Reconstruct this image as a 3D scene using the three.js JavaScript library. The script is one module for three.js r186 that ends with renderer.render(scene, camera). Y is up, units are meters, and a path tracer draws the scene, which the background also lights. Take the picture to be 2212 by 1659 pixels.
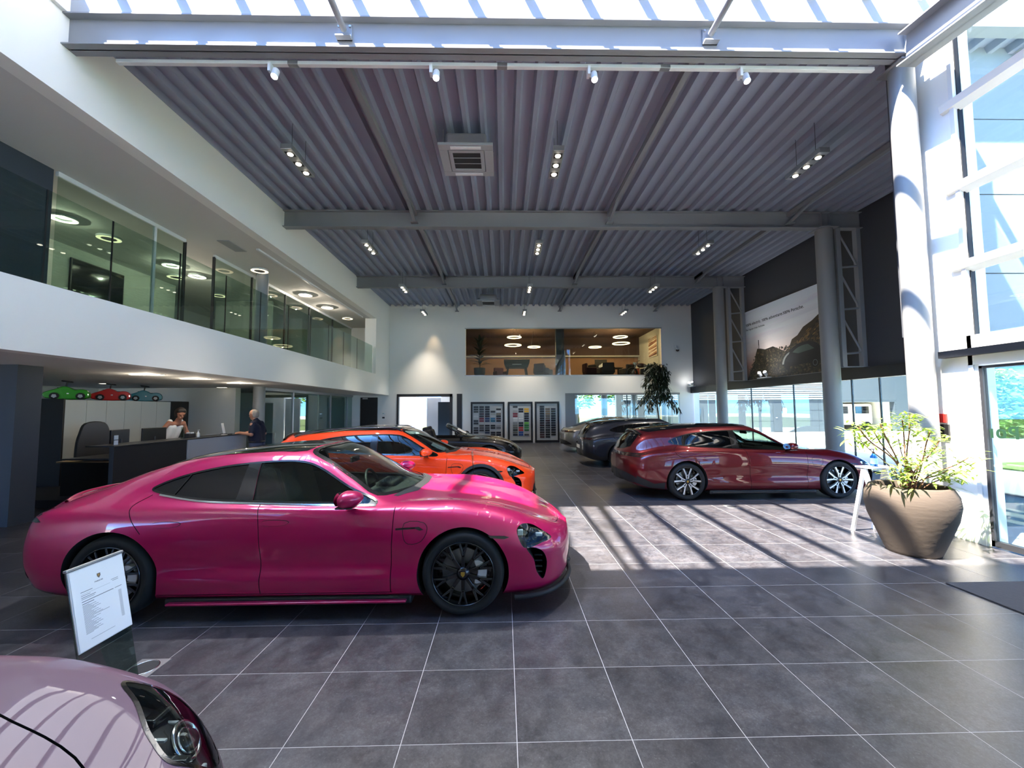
import * as THREE from 'three';
import { Sky } from 'three/addons/objects/Sky.js';
import { RoundedBoxGeometry } from 'three/addons/geometries/RoundedBoxGeometry.js';
import { mergeGeometries, mergeVertices, toCreasedNormals } from 'three/addons/utils/BufferGeometryUtils.js';
import { MarchingCubes } from 'three/addons/objects/MarchingCubes.js';
import { FontLoader } from 'three/addons/loaders/FontLoader.js';
import { TextGeometry } from 'three/addons/geometries/TextGeometry.js';
import { RectAreaLightUniformsLib } from 'three/addons/lights/RectAreaLightUniformsLib.js';
import { Brush, Evaluator, SUBTRACTION } from 'three-bvh-csg';

// ---------------------------------------------------------------- camera, sky, sun, exposure
const scene = new THREE.Scene();
const camera = new THREE.PerspectiveCamera(2 * Math.atan(829.5 / 883) * 180 / Math.PI, 2212 / 1659, 0.05, 400);
camera.position.set(0, 1.722, 0);
camera.rotation.order = 'YXZ';
camera.rotation.set(0.06076, -0.02002, -0.00621);
scene.add(camera);
const renderer = new THREE.WebGLRenderer({ antialias: true });
renderer.toneMapping = THREE.LinearToneMapping;
renderer.toneMappingExposure = 1.35;
renderer.shadowMap.enabled = true;
RectAreaLightUniformsLib.init();
const SUN = new THREE.Vector3(-0.505, 1, 0.318);
const sky = new Sky(); sky.name = 'sky'; sky.scale.setScalar(350);
sky.material.uniforms.turbidity.value = 6; sky.material.uniforms.rayleigh.value = 0.3;
sky.material.uniforms.mieCoefficient.value = 0.004; sky.material.uniforms.mieDirectionalG.value = 0.75;
sky.material.uniforms.sunPosition.value.copy(SUN).normalize();
scene.add(sky);
scene.backgroundIntensity = 2.6; scene.environmentIntensity = 2.6;
const sun = new THREE.DirectionalLight(0xfff3e2, 40);
sun.name = 'sun';
sun.position.copy(SUN).normalize().multiplyScalar(40).add(new THREE.Vector3(0, 0, -6)); sun.target.position.set(0, 0, -6);
sun.castShadow = true; sun.shadow.radius = 1.2; sun.shadow.mapSize.set(4096, 4096);
Object.assign(sun.shadow.camera, { left: -30, right: 30, top: 30, bottom: -30, near: 1, far: 110 });
scene.add(sun, sun.target);

// ---------------------------------------------------------------- helpers
const V3 = (x, y, z) => new THREE.Vector3(x, y, z);
const V2 = (x, y) => new THREE.Vector2(x, y);
let seed = 7;
const rnd = () => { seed = (seed * 1664525 + 1013904223) >>> 0; return seed / 4294967296; };
const rr = (a, b) => a + (b - a) * rnd();
const taken = {};
const numbered = (n) => { const k = taken[n] = (taken[n] ?? -1) + 1; return k ? n + '_' + String(k).padStart(3, '0') : n; };
const FLAT = (g) => { const h = g.index ? g.toNonIndexed() : g; for (const k of Object.keys(h.attributes)) if (!['position', 'normal', 'uv'].includes(k)) h.deleteAttribute(k); if (!h.attributes.uv) h.setAttribute('uv', new THREE.BufferAttribute(new Float32Array(h.attributes.position.count * 2), 2)); return h; };
const join = (...gs) => { const l = gs.flat(Infinity).filter(Boolean); return l.length === 1 ? l[0] : mergeGeometries(l.map(FLAT)); };
const box = (w, h, d, x = 0, y = 0, z = 0) => new THREE.BoxGeometry(w, h, d).translate(x, y, z);
const bx = (x0, x1, y0, y1, z0, z1) => box(Math.abs(x1 - x0), Math.abs(y1 - y0), Math.abs(z1 - z0), (x0 + x1) / 2, (y0 + y1) / 2, (z0 + z1) / 2);
const rbox = (w, h, d, r = 0.01, x = 0, y = 0, z = 0, s = 2) => new RoundedBoxGeometry(w, h, d, s, Math.min(r, w / 2.01, h / 2.01, d / 2.01)).translate(x, y, z);
const rbx = (x0, x1, y0, y1, z0, z1, r = 0.01, s = 2) => rbox(Math.abs(x1 - x0), Math.abs(y1 - y0), Math.abs(z1 - z0), r, (x0 + x1) / 2, (y0 + y1) / 2, (z0 + z1) / 2, s);
const cyl = (r0, r1, h, x = 0, y = 0, z = 0, n = 24) => new THREE.CylinderGeometry(r1, r0, h, n).translate(x, y + h / 2, z); // stands on y
const rod = (a, b, r, n = 10) => { const d = b.clone().sub(a), g = new THREE.CylinderGeometry(r, r, d.length(), n); g.applyQuaternion(new THREE.Quaternion().setFromUnitVectors(V3(0, 1, 0), d.clone().normalize())); const m = a.clone().add(b).multiplyScalar(0.5); return g.translate(m.x, m.y, m.z); };
const bar = (a, b, w, h) => { const d = b.clone().sub(a), g = new THREE.BoxGeometry(w, h, d.length()); const o = new THREE.Object3D(); o.position.copy(a).add(b).multiplyScalar(0.5); o.up.set(0, Math.abs(d.y) > 0.95 * d.length() ? 0 : 1, Math.abs(d.y) > 0.95 * d.length() ? 1 : 0); o.lookAt(b); o.updateMatrix(); return g.applyMatrix4(o.matrix); };
const lathe = (pts, n = 40) => new THREE.LatheGeometry(pts.map(([x, y]) => V2(x, y)), n);
const tube = (pts, r, seg = 24, n = 8, closed = false) => new THREE.TubeGeometry(new THREE.CatmullRomCurve3(pts, closed), seg, r, n, closed);
const extr = (pts, depth, bevel = 0, holes = []) => { const s = new THREE.Shape(pts.map(([x, y]) => V2(x, y))); for (const h of holes) s.holes.push(new THREE.Path(h.map(([x, y]) => V2(x, y)))); return new THREE.ExtrudeGeometry(s, { depth, bevelEnabled: bevel > 0, bevelSize: bevel, bevelThickness: bevel, bevelSegments: 2, curveSegments: 16 }); };
const metreUV = (g) => { // box projection, uv in metres
  g = FLAT(g); const p = g.attributes.position, n = g.attributes.normal, u = g.attributes.uv;
  for (let i = 0; i < p.count; i++) { const ax = Math.abs(n.getX(i)), ay = Math.abs(n.getY(i)), az = Math.abs(n.getZ(i)); if (ay >= ax && ay >= az) u.setXY(i, p.getX(i), p.getZ(i)); else if (ax >= az) u.setXY(i, p.getZ(i), p.getY(i)); else u.setXY(i, p.getX(i), p.getY(i)); }
  return g;
};
function mesh(name, geo, mat, parent) { const m = new THREE.Mesh(Array.isArray(geo) ? join(geo) : geo, mat); m.name = name; m.castShadow = m.receiveShadow = true; (parent ?? scene).add(m); return m; }
function thing(name, label, category, pos = [0, 0, 0], turn = 0, group) { const o = new THREE.Group(); o.name = numbered(name); o.position.set(...pos); o.rotation.y = turn; o.userData = { label, category }; if (group) o.userData.group = group; scene.add(o); return o; }
function single(name, geo, mat, label, category, group) { const o = mesh(numbered(name), geo, mat); o.userData = { label, category }; if (group) o.userData.group = group; return o; }
function struct(name, geo, mat, label) { const o = mesh(numbered(name), geo, mat); o.userData = { kind: 'structure', label }; return o; }
function structGroup(name, label) { const o = new THREE.Group(); o.name = numbered(name); o.userData = { kind: 'structure', label }; scene.add(o); return o; }
function dup(root, pos, turn, label, group) { const r = root.clone(); r.name = numbered(root.name.replace(/_\d{3}$/, '')); r.userData = { ...root.userData }; if (label) r.userData.label = label; if (group) r.userData.group = group; r.position.set(...pos); r.rotation.y = turn; scene.add(r); return r; }

// noise for textures (seeded, tileable)
function noiseGrid(n, s) { let q = s * 7919 + 13; const a = new Float32Array(n * n); for (let i = 0; i < n * n; i++) { q = (q * 1664525 + 1013904223) >>> 0; a[i] = q / 4294967296; } return (u, v) => { const x = ((u % 1) + 1) % 1 * n, y = ((v % 1) + 1) % 1 * n, i = Math.floor(x), j = Math.floor(y), fx = x - i, fy = y - j, sx = fx * fx * (3 - 2 * fx), sy = fy * fy * (3 - 2 * fy), g = (I, J) => a[(J % n) * n + I % n]; return (g(i, j) * (1 - sx) + g(i + 1, j) * sx) * (1 - sy) + (g(i, j + 1) * (1 - sx) + g(i + 1, j + 1) * sx) * sy; }; }
function dataTex(size, f, srgb = true, rep = 1) { const d = new Uint8Array(size * size * 4); for (let j = 0; j < size; j++) for (let i = 0; i < size; i++) { const c = f(i / size, j / size), k = (j * size + i) * 4; d[k] = Math.max(0, Math.min(255, c[0])); d[k + 1] = Math.max(0, Math.min(255, c[1])); d[k + 2] = Math.max(0, Math.min(255, c[2])); d[k + 3] = 255; } const t = new THREE.DataTexture(d, size, size); t.wrapS = t.wrapT = THREE.RepeatWrapping; t.magFilter = THREE.LinearFilter; t.minFilter = THREE.LinearFilter; if (srgb) t.colorSpace = THREE.SRGBColorSpace; t.repeat.set(rep, rep); t.needsUpdate = true; return t; }
function canvasTex(w, h, draw) { const c = document.createElement('canvas'); c.width = w; c.height = h; draw(c.getContext('2d'), w, h); const t = new THREE.CanvasTexture(c); t.colorSpace = THREE.SRGBColorSpace; return t; }

// ---------------------------------------------------------------- materials
const std = (color, roughness = 0.6, metalness = 0, extra = {}) => new THREE.MeshStandardMaterial({ color, roughness, metalness, ...extra });
const phy = (color, roughness, extra = {}) => new THREE.MeshPhysicalMaterial({ color, roughness, ...extra });
const glassPane = (color = 0xffffff, extra = {}) => phy(color, 0.0, { transmission: 1, thickness: 0, ior: 1.5, ...extra });
const lamp = (color, k) => new THREE.MeshStandardMaterial({ color: 0xffffff, emissive: color, emissiveIntensity: k, roughness: 0.4 });
const n4 = noiseGrid(6, 1), n16 = noiseGrid(24, 2), n64 = noiseGrid(96, 3), n200 = noiseGrid(240, 4), n500 = noiseGrid(512, 5);
const tileTex = dataTex(1024, (u, v) => { const b = 0.25 * n4(u, v) + 0.25 * n16(u, v) + 0.25 * n64(u, v) + 0.25 * n200(u, v), k = n500(u, v), s = k > 0.965 ? 46 * (k - 0.965) / 0.035 : 0; const m = 58 + 64 * (b - 0.5) + 16 * (k - 0.5) + s, w = n16(v + 0.3, u); return [m + 2.5 * w, m + 1, m + 7 - 2 * w]; });
const tileRough = dataTex(512, (u, v) => { const m = 98 + 14 * (n16(u, v) - 0.5) + 10 * (n64(u, v) - 0.5); return [m, m, m]; }, false);
tileTex.repeat.set(0.42, 0.42); tileRough.repeat.set(0.42, 0.42);
const wallTex = dataTex(512, (u, v) => { const m = 128 + 60 * (n200(u, v) - 0.5) + 40 * (n64(u, v) - 0.5); return [m, m, m]; }, false);
const M = {
  tile: phy(0xffffff, 0.9, { map: tileTex, roughnessMap: tileRough, ior: 1.65 }),
  grout: std(0xb4b4b8, 0.85),
  white: std(0xeaeae6, 0.75, 0, { bumpMap: wallTex, bumpScale: 0.0006 }),
  soffit: std(0xd2d1cf, 0.85),
  greyWall: std(0xc6c7c0, 0.8),
  deck: std(0x9098aa, 0.55, 0),
  steel: std(0x84878c, 0.55, 0),
  steelLight: std(0x9a9ea3, 0.5, 0),
  column: std(0x858789, 0.5, 0),
  frameWhite: std(0xd9dcde, 0.4),
  darkWall: std(0x42454c, 0.7),
  dark: std(0x24262b, 0.55),
  black: std(0x0c0c0e, 0.45),
  blackGloss: phy(0x08080a, 0.12, { clearcoat: 1, clearcoatRoughness: 0.05 }),
  rubber: std(0x101112, 0.8),
  pillar: std(0x343c46, 0.65),
  glass: glassPane(0xeef6f3),
  glassGreen: glassPane(0xe0ebe5),
  skyGlass: glassPane(0xffffff),
  chrome: std(0xd0d2d4, 0.15, 1),
  alu: std(0xb6b8ba, 0.35, 0.8),
  cream: std(0xd8d2c4, 0.8),
};
// ---------------------------------------------------------------- the hall (structure)
const XL = -5.8, XR = 9.72, XF = 5.95, ZB = -20.75, ZBEAM = [-5.3, -10.68, -16.05], YC = 7.0;
{ // floor: grout bed with every tile near the camera a piece of its own
  const f = structGroup('floor', 'dark slate tile floor with pale grout lines');
  mesh('grout_bed', bx(-13, 10, -0.2, -0.0009, ZB - 0.1, 7), M.grout, f);
  const T = 0.6, G = 0.0042, x0 = 0.0592, z0 = -3.4219, variants = [];
  for (let k = 0; k < 7; k++) { const g = box(T - G, 0.012, T - G, 0, -0.006, 0), u = g.attributes.uv, p = g.attributes.position; for (let i = 0; i < u.count; i++) u.setXY(i, p.getX(i) + 1.37 * k, p.getZ(i) + 2.11 * (k * 3 % 7)); variants.push(g); }
  const cells = [];
  for (let i = -22; i < 17; i++) for (let j = -29; j < 18; j++) {
    const x = x0 + (i + 0.5) * T, z = z0 + (j + 0.5) * T; if (x < -12.9 || x > (z > -5.6 ? 5.9 : 9.7) || z < ZB || z > 6.8) continue;
    const d = -z, vis = d > 1.6 && Math.abs(x) < d * 1.32 && !(x < -6.6 && d > 6); cells.push({ x, z, k: vis ? d : 100 + Math.hypot(x, z), v: Math.floor(rnd() * 7), r: Math.floor(rnd() * 2) });
  }
  cells.sort((a, b) => a.k - b.k);
  const rest = [];
  cells.forEach((c, n) => { if (n < 290) { const m = mesh(n ? 'tile_' + String(n).padStart(3, '0') : 'tile', variants[c.v], M.tile, f); m.position.set(c.x, 0, c.z); m.rotation.y = c.r * Math.PI; } else rest.push(variants[c.v].clone().rotateY(c.r * Math.PI).translate(c.x, 0, c.z)); });
  mesh('far_tiles', rest, M.tile, f).userData = { kind: 'stuff', label: 'far and covered floor tiles' };
}
{ // ceiling of profiled steel deck, ribs along the depth
  const c = structGroup('ceiling', 'grey profiled steel roof deck with ribs running to the back wall');
  const pitch = 0.32, pr = []; const n = Math.ceil((XR + 0.3 - XL) / pitch);
  for (let i = 0; i <= n; i++) { const x = XL - 0.05 + i * pitch; pr.push([x, YC], [x + 0.075, YC], [x + 0.085, YC + 0.02], [x + 0.115, YC + 0.095], [x + 0.28, YC + 0.095], [x + 0.31, YC + 0.02]); }
  const shape = pr.concat(pr.slice().reverse().map(([x, y]) => [x, y + 0.012]));
  const deck = (za, zb) => { const g = new THREE.ExtrudeGeometry(new THREE.Shape(shape.map(([x, y]) => V2(x, y))), { depth: Math.abs(zb - za), bevelEnabled: false }); return g.translate(0, 0, Math.min(za, zb)); };
  mesh('deck_sheet', deck(-5.32, -10.68), M.deck, c); mesh('deck_sheet', deck(-10.68, -16.05), M.deck, c); mesh('deck_sheet', deck(-16.05, ZB - 0.02), M.deck, c);
  mesh('roof_slab', bx(XL - 7.5, XR + 0.35, YC + 0.14, YC + 0.4, ZB - 0.3, -5.32), M.dark, c);
}
// steel beams across the hall
const ibeam = (x0, x1, y0, y1, z, w = 0.2) => [bx(x0, x1, y0, y0 + 0.018, z - w / 2, z + w / 2), bx(x0, x1, y1 - 0.018, y1, z - w / 2, z + w / 2), bx(x0, x1, y0, y1, z - 0.007, z + 0.007)];
{
  const lab = ['pale steel I-beam nearest the skylight, with sun stripes', 'dark grey steel I-beam second from the skylight', 'dark grey steel I-beam nearest the white back wall'];
  ZBEAM.forEach((z, i) => {
    const t = thing('roof_beam', lab[i], 'beam', [0, 0, z], 0, 'roof beams');
    mesh('beam_profile', ibeam(XL - 0.1, i ? XR + 0.05 : 5.62, 6.55, YC - 0.005, 0), M.steel, t);
    if (i) { for (const x of [8.62, 8.85]) mesh('stiffener', bx(x - 0.008, x + 0.008, 6.57, 6.97, -0.095, 0.095), M.steel, t); }
    else mesh('end_plate', [bx(5.6, 5.64, 6.45, 7.02, -0.12, 0.12)], M.steel, t);
  });
  // tie bars between the bays (slanting flat bars seen at each beam)
  let k = 0;
  for (const [x, z] of [[-2.35, ZBEAM[1]], [2.85, ZBEAM[1]], [7.75, ZBEAM[1]], [-2.35, ZBEAM[2]], [2.85, ZBEAM[2]], [7.75, ZBEAM[2]], [-2.35, ZB + 0.2], [2.85, ZB + 0.2], [7.75, ZB + 0.2]]) {
    const where = ['second beam', 'third beam', 'back wall'][Math.floor(k / 3)], side = ['left', 'middle', 'right'][k % 3]; k++;
    const t = thing('roof_purlin', `${side} dark steel purlin running under the deck to the ${where}`, 'beam', [x, 0, z], 0, 'purlins under the deck');
    mesh('purlin_bar', [bx(-0.05, 0.05, YC - 0.13, YC - 0.01, 0.02, 5.2), bar(V3(0, YC - 0.08, 1.0), V3(0, YC - 0.3, 0.05), 0.07, 0.05)], M.steel, t);
    mesh('cleat', bx(-0.09, 0.09, YC - 0.34, YC - 0.32, 0.0, 0.16), M.steel, t);
  }
}
// left side: gallery fascias, slabs, soffits
struct('wall_left', metreUV(bx(-6.05, XL, 5.88, 7.3, ZB, 7)), M.white, 'upper white gallery fascia on the left side');
struct('wall_left', metreUV(bx(-6.05, XL, 2.45, 3.34, ZB, 7)), M.white, 'lower white gallery fascia on the left side');
struct('wall_left', metreUV(bx(-6.3, XL, 3.34, 5.88, ZB, -18.55)), M.white, 'white wall end of the gallery opening');
struct('wall_left', metreUV(bx(-6.05, XL, 0, 7.3, 4.5, 7)), M.white, 'white wall left of the photographer');
struct('ceiling_gallery', bx(-13.2, -6.05, 5.88, 6.05, ZB, 7), M.soffit, 'grey plaster soffit above the gallery');
struct('ceiling_reception', bx(-13.2, -6.05, 2.45, 2.62, ZB, 7), M.soffit, 'grey plaster soffit above the reception');
struct('floor_gallery', bx(-13.2, -6.05, 2.62, 3.3, ZB, 7), M.soffit, 'gallery floor slab');
struct('wall_gallery', [bx(-13.3, -13.1, 0, 7.2, ZB, 7), bx(-13.2, XL, 5.9, 7.2, ZB - 0.3, ZB)], M.greyWall, 'plain wall at the back of the gallery');
struct('roof_gallery', bx(-13.4, -5.75, 7.2, 7.45, ZB - 0.3, 7), M.dark, 'flat roof over the gallery wing');
// back wall with its openings
{
  const zb0 = ZB - 0.25, w = (x0, x1, y0, y1) => bx(x0, x1, y0, y1, zb0, ZB);
  struct('wall_back', [w(-13.2, -1.94, 2.5, 7.2), w(-1.94, 8.12, 5.86, 7.2), w(-1.94, 8.12, 2.5, 3.42), w(8.12, XR + 0.3, 2.5, 7.2), w(-13.2, -5.35, 0, 2.5), w(-2.6, 3.12, 0, 2.5), w(9.0, 10, 0, 2.5)].map(metreUV), M.white, 'white back wall');
  struct('trim_1', [bx(-1.98, 8.16, 5.82, 5.87, ZB - 0.02, ZB + 0.012), bx(-1.98, 8.16, 3.41, 3.44, ZB - 0.02, ZB + 0.012)], M.alu, 'thin metal edge of the lounge window');
}
// right side: dark clad upper wall on a lintel beam, glazing below
struct('wall_right', [bx(XR, XR + 0.25, 2.75, 7.2, ZB, -5.6), bx(XF + 0.02, XR + 0.2, 2.75, 7.2, -5.95, -5.86)].map(metreUV), M.darkWall, 'dark grey clad upper wall on the right');
struct('trim_2', [bx(XR - 0.16, XR + 0.1, 2.47, 2.77, ZB, -5.7)], M.dark, 'dark lintel beam above the right glazing');
struct('trim_3', [bx(XR - 0.03, XR + 0.05, 0, 0.03, ZB, -5.7)], M.dark, 'floor channel of the right glazing');
{ // outer face of the wide hall seen through the entrance glazing
  const clad = std(0x8d98a3, 0.6), w = structGroup('wall_outer', 'pale metal cladding outside the entrance glazing'), ys = [2.6, 3.64, 4.82, 5.97, 7.14, 7.9];
  for (let i = 0; i < 5; i++) mesh('cladding_panel', bx(XF + 0.3, XR + 0.25, ys[i] + 0.008, ys[i + 1] - 0.008, -5.85, -5.68), clad, w); mesh('cladding_core', bx(XF + 0.3, XR + 0.25, 2.6, 7.9, -5.86, -5.7), M.dark, w);
  for (const [a, b] of [[6.3, 8.0], [8.02, 9.7]]) mesh('pane', bx(a, b, 0.02, 2.6, -5.8, -5.792), M.glass, w); mesh('joint', bx(8.0, 8.02, 0.02, 2.6, -5.82, -5.77), M.black, w);
}
{ // window panes of the right glazing: butt-jointed sheets with dark joints
  const w = structGroup('window_1', 'frameless glazing below the dark right wall');
  const zs = [-20.7, -18.2, -15.85, -13.5, -11.2, -10.35, -8.0, -5.75];
  for (let i = 0; i < zs.length - 1; i++) mesh('pane', bx(XR - 0.004, XR + 0.004, 0.03, 2.47, zs[i] + 0.012, zs[i + 1] - 0.012), M.glass, w);
  for (const z of zs.slice(1, -1)) mesh('joint', bx(XR - 0.03, XR + 0.012, 0.03, 2.47, z - 0.011, z + 0.011), M.black, w);
}
{ // window in the back wall below the lounge
  const w = structGroup('window_2', 'glazed opening low in the back wall');
  mesh('window_frame', [bx(3.12, 3.55, 0, 2.5, ZB - 0.2, ZB + 0.02), bx(3.55, 9.0, 2.4, 2.5, ZB - 0.2, ZB + 0.02), bx(3.55, 3.62, 0, 2.4, ZB - 0.15, ZB - 0.02)], M.steel, w);
  for (const [a, b] of [[3.62, 6.28], [6.32, 9.0]]) mesh('pane', bx(a, b, 0.02, 2.4, ZB - 0.1, ZB - 0.092), M.glass, w);
  mesh('joint', bx(6.28, 6.32, 0.02, 2.4, ZB - 0.12, ZB - 0.07), M.black, w);
}
{ // lounge window on the upper floor of the back wall
  const w = structGroup('window_3', 'wide lounge window high in the back wall');
  mesh('pane', bx(-1.93, 3.0, 3.44, 5.84, ZB - 0.08, ZB - 0.072), M.glass, w); mesh('pane', bx(3.02, 8.1, 3.44, 5.84, ZB - 0.08, ZB - 0.072), M.glass, w);
  mesh('joint', bx(3.0, 3.02, 3.44, 5.84, ZB - 0.085, ZB - 0.065), M.black, w);
}
// round columns and lattice posts on the right
{
  const lab = { near: 'sunlit round steel column behind the planter', mid: 'grey round column behind the bonnet of the dark red car', far: 'grey round column beside the left edge of the mountain poster' };
  const col = (label, x, z, r, top) => { const t = thing('round_column', label, 'column', [x, 0, z], 0, 'round columns on the right'); mesh('shaft', cyl(r, r, top, 0, 0, 0, 48), M.column, t); mesh('head_plate', rbx(-r - 0.03, r + 0.03, top, top + 0.025, -r - 0.05, r + 0.05, 0.004), M.steel, t); mesh('base_plate', cyl(r + 0.03, r + 0.03, 0.015, 0, 0, 0, 48), M.steel, t); return t; };
  const ca = col(lab.near, 5.66, -5.42, 0.145, 6.5);
  mesh('bolt', [rod(V3(-0.1, 6.525, 0.12), V3(-0.1, 6.56, 0.12), 0.014, 6), rod(V3(0.1, 6.525, 0.12), V3(0.1, 6.56, 0.12), 0.014, 6)], M.alu, ca);
  col(lab.mid, 8.72, ZBEAM[1], 0.205, 6.52); col(lab.far, 8.65, ZBEAM[2], 0.2, 6.52);
  const lat = (label, z) => {
    const t = thing('lattice_post', label, 'post', [0, 0, z], 0, 'lattice posts on the right wall');
    mesh('chord', bx(8.98, 9.1, 2.77, 6.54, -0.07, 0.07), M.steel, t); mesh('chord', bx(9.54, 9.65, 2.77, 6.54, -0.07, 0.07), M.steel, t);
    for (const y of [3.15, 4.35, 5.5]) mesh('rung', rod(V3(9.08, y - 0.02, 0), V3(9.58, y + 0.02, 0), 0.028, 10), M.steel, t);
    for (const y of [3.15, 4.35, 5.5]) mesh('diagonal', rod(V3(9.1, Math.min(y + 0.95, 6.5), 0), V3(9.57, y + 0.03, 0), 0.026, 10), M.steel, t);
    mesh('foot_plate', bx(8.97, 9.66, 2.772, 2.79, -0.1, 0.1), M.steel, t);
  };
  lat('steel lattice post right of the mountain poster', ZBEAM[1] + 0.02); lat('steel lattice post left of the mountain poster', ZBEAM[2] + 0.02);
}
// right entrance facade (x = XF): white pilaster, transoms, glass, door
const ZP = -5.58, ZG = -5.08;
struct('wall_entrance', [bx(XF, XF + 0.25, 0, 7.0, ZP, ZG), bx(XF + 0.25, XF + 0.3, 0, 7.0, -5.85, ZG)].map(metreUV), M.white, 'white pilaster between the round column and the entrance glazing');
struct('trim_4', [bx(XF - 0.01, XF + 0.2, 0, 7.0, ZP - 0.07, ZP)], M.dark, 'dark strip painted in for the shaded slit at the pilaster edge');  // dark colour stands in for the shade in the slit behind the column
struct('trim_5', [bx(XF - 0.02, XF + 0.12, 0, 7.0, ZG, ZG + 0.05)], M.frameWhite, 'white jamb of the entrance glazing');
{
  const w = structGroup('window_4', 'tall entrance glazing with white transoms');
  const ys = [2.62, 3.5, 4.54, 5.66, 6.75];
  for (let i = 0; i < 4; i++) for (let z = ZG + 0.05, k = 0; z < 6.4; z += 2.3, k++) { mesh('pane', bx(XF + 0.07, XF + 0.078, ys[i] + 0.02, ys[i + 1] - 0.02, z + 0.01, Math.min(z + 2.29, 6.4)), M.glass, w); }
  ys.slice(1, 4).forEach((y) => mesh('transom', new THREE.ExtrudeGeometry(new THREE.Shape([V2(0, 0.09), V2(0.12, 0.09), V2(0.12, -0.06), V2(0.02, 0.0)]), { depth: 11.4, bevelEnabled: false }).translate(XF - 0.06, y, ZG - 0.1), M.frameWhite, w));
  for (let z = ZG + 2.35; z < 6.4; z += 2.3) mesh('mullion', bx(XF + 0.04, XF + 0.12, 2.5, 6.85, z - 0.025, z + 0.025), M.frameWhite, w);
  mesh('dark_seal', [bx(XF + 0.03, XF + 0.09, 2.6, 6.8, ZG + 0.045, ZG + 0.062)], M.black, w);
  struct('trim_6', [bx(XF - 0.1, XF + 0.15, 2.36, 2.45, ZG - 0.28, 6.4)], M.dark, 'dark door track under the white lintel');
  struct('trim_7', [bx(XF - 0.02, XF + 0.2, 2.45, 2.62, ZG, 6.4), bx(XF - 0.02, XF + 0.2, 2.24, 2.36, ZG, 6.4), bx(XF, XF + 0.2, 0, 2.24, ZG + 0.05, -4.98)], M.frameWhite, 'white lintel and jamb of the entrance door');
  const d = structGroup('door_1', 'glass entrance door with dark frame');
  const z0 = -4.97, z1 = -3.55;
  mesh('door_frame', [bx(XF - 0.02, XF + 0.04, 0.02, 2.22, z0, z0 + 0.035), bx(XF - 0.02, XF + 0.04, 0.02, 2.22, z1 - 0.035, z1), bx(XF - 0.02, XF + 0.04, 2.19, 2.22, z0, z1), bx(XF - 0.02, XF + 0.04, 0.02, 0.09, z0, z1)], M.dark, d);
  mesh('door_pane', bx(XF + 0.005, XF + 0.013, 0.09, 2.19, z0 + 0.035, z1 - 0.035), M.glass, d);
  struct('window_5', [bx(XF + 0.005, XF + 0.013, 0.05, 2.24, z1 + 0.05, 6.4)], M.glass, 'glass front beside the entrance door');
  struct('trim_8', [bx(XF - 0.02, XF + 0.1, 0.0, 2.24, z1, z1 + 0.05), bx(XF - 0.02, XF + 0.06, 0, 0.05, z1, 6.4), bx(XF - 0.02, XF + 0.1, 0, 2.24, 1.2, 1.26)], M.frameWhite, 'white frame of the glass front');
}
{ // skylight over the entrance bay
  const RY = (z) => 7.42 - 0.117 * (z + 5.2);
  const s = structGroup('ceiling_skylight', 'sloping skylight with white rafters');
  mesh('upstand', bx(XL - 0.1, 10.0, YC - 0.01, 7.56, -5.42, -5.24), M.steelLight, s);
  for (let k = -3; k < 12; k++) { const x = -2.83 + 0.785 * k; if (x < -5.7 || x > 6) continue; mesh('rafter', bar(V3(x, RY(-5.25), -5.25), V3(x, RY(-2.1), -2.1), 0.075, 0.13), M.frameWhite, s); }
  for (let k = -4; k < 12; k++) { const x = Math.max(-5.75, -2.83 + 0.785 * k), x1 = Math.min(6.15, -2.83 + 0.785 * (k + 1)); const g = bx(x + 0.02, x1 - 0.02, -0.004, 0.004, -1.6, 1.6); g.rotateX(-Math.atan(-0.117)).translate(0, RY(-3.67) + 0.075, -3.67); mesh('roof_pane', g, M.skyGlass, s); }
  mesh('near_beam', ibeam(XL - 0.1, XF, 6.6, 7.02, -2.12), M.steel, s);
  mesh('near_upstand', bx(XL - 0.1, XF + 0.3, 6.9, RY(-2.1) + 0.07, -2.2, -2.0), M.white, s);
  mesh('left_upstand', bx(-6.0, -5.74, 7.0, 7.56, -5.42, -2.0), M.white, s);
  struct('ceiling_front', [bx(XL - 0.2, XF + 0.3, 7.0, 7.2, -2.05, 7)], M.soffit, 'plain ceiling above the photographer');
  const t = thing('side_beam', 'sunlit sloping steel I-beam above the entrance glazing', 'beam', [5.54, 0, -5.2]);
  const L = 7.6, sl = (g) => { g.rotateX(Math.atan(0.117)); return g; };
  mesh('beam_profile', [sl(bx(-0.13, 0.13, 6.42, 6.44, 0, L)), sl(bx(-0.13, 0.13, 6.84, 6.86, 0, L)), sl(bx(-0.008, 0.008, 6.42, 6.86, 0, L))].map((g) => g.translate(0, 0, -0.78)), M.steel, t);
  for (const [x, lb] of [[-2.13, 'left'], [2.86, 'right']]) {
    const p = thing('roof_strut', `${lb} pale tubular roof strut bolted to the sunlit beam`, 'strut', [x, 0, -5.3], 0, 'roof struts');
    mesh('strut_tube', rod(V3(0, 6.83, 0.06), V3(0, 6.83, 3.1), 0.042, 16), M.steel, p);
    mesh('bracket', [bx(-0.1, 0.1, 6.71, 6.93, 0.008, 0.025), bx(-0.1, 0.1, 6.71, 6.73, 0.01, 0.1)], M.steel, p);
    for (const [bx_, by] of [[-0.075, 6.9], [0.075, 6.9], [-0.075, 6.76], [0.075, 6.76]]) mesh('bolt', rod(V3(bx_, by, 0.02), V3(bx_, by, 0.045), 0.016, 6), M.alu, p);
  }
}
// behind the photographer
struct('wall_front', [bx(XL, XF + 0.3, 0, 7.2, 6.8, 7)], M.white, 'plain wall behind the photographer');
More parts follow.
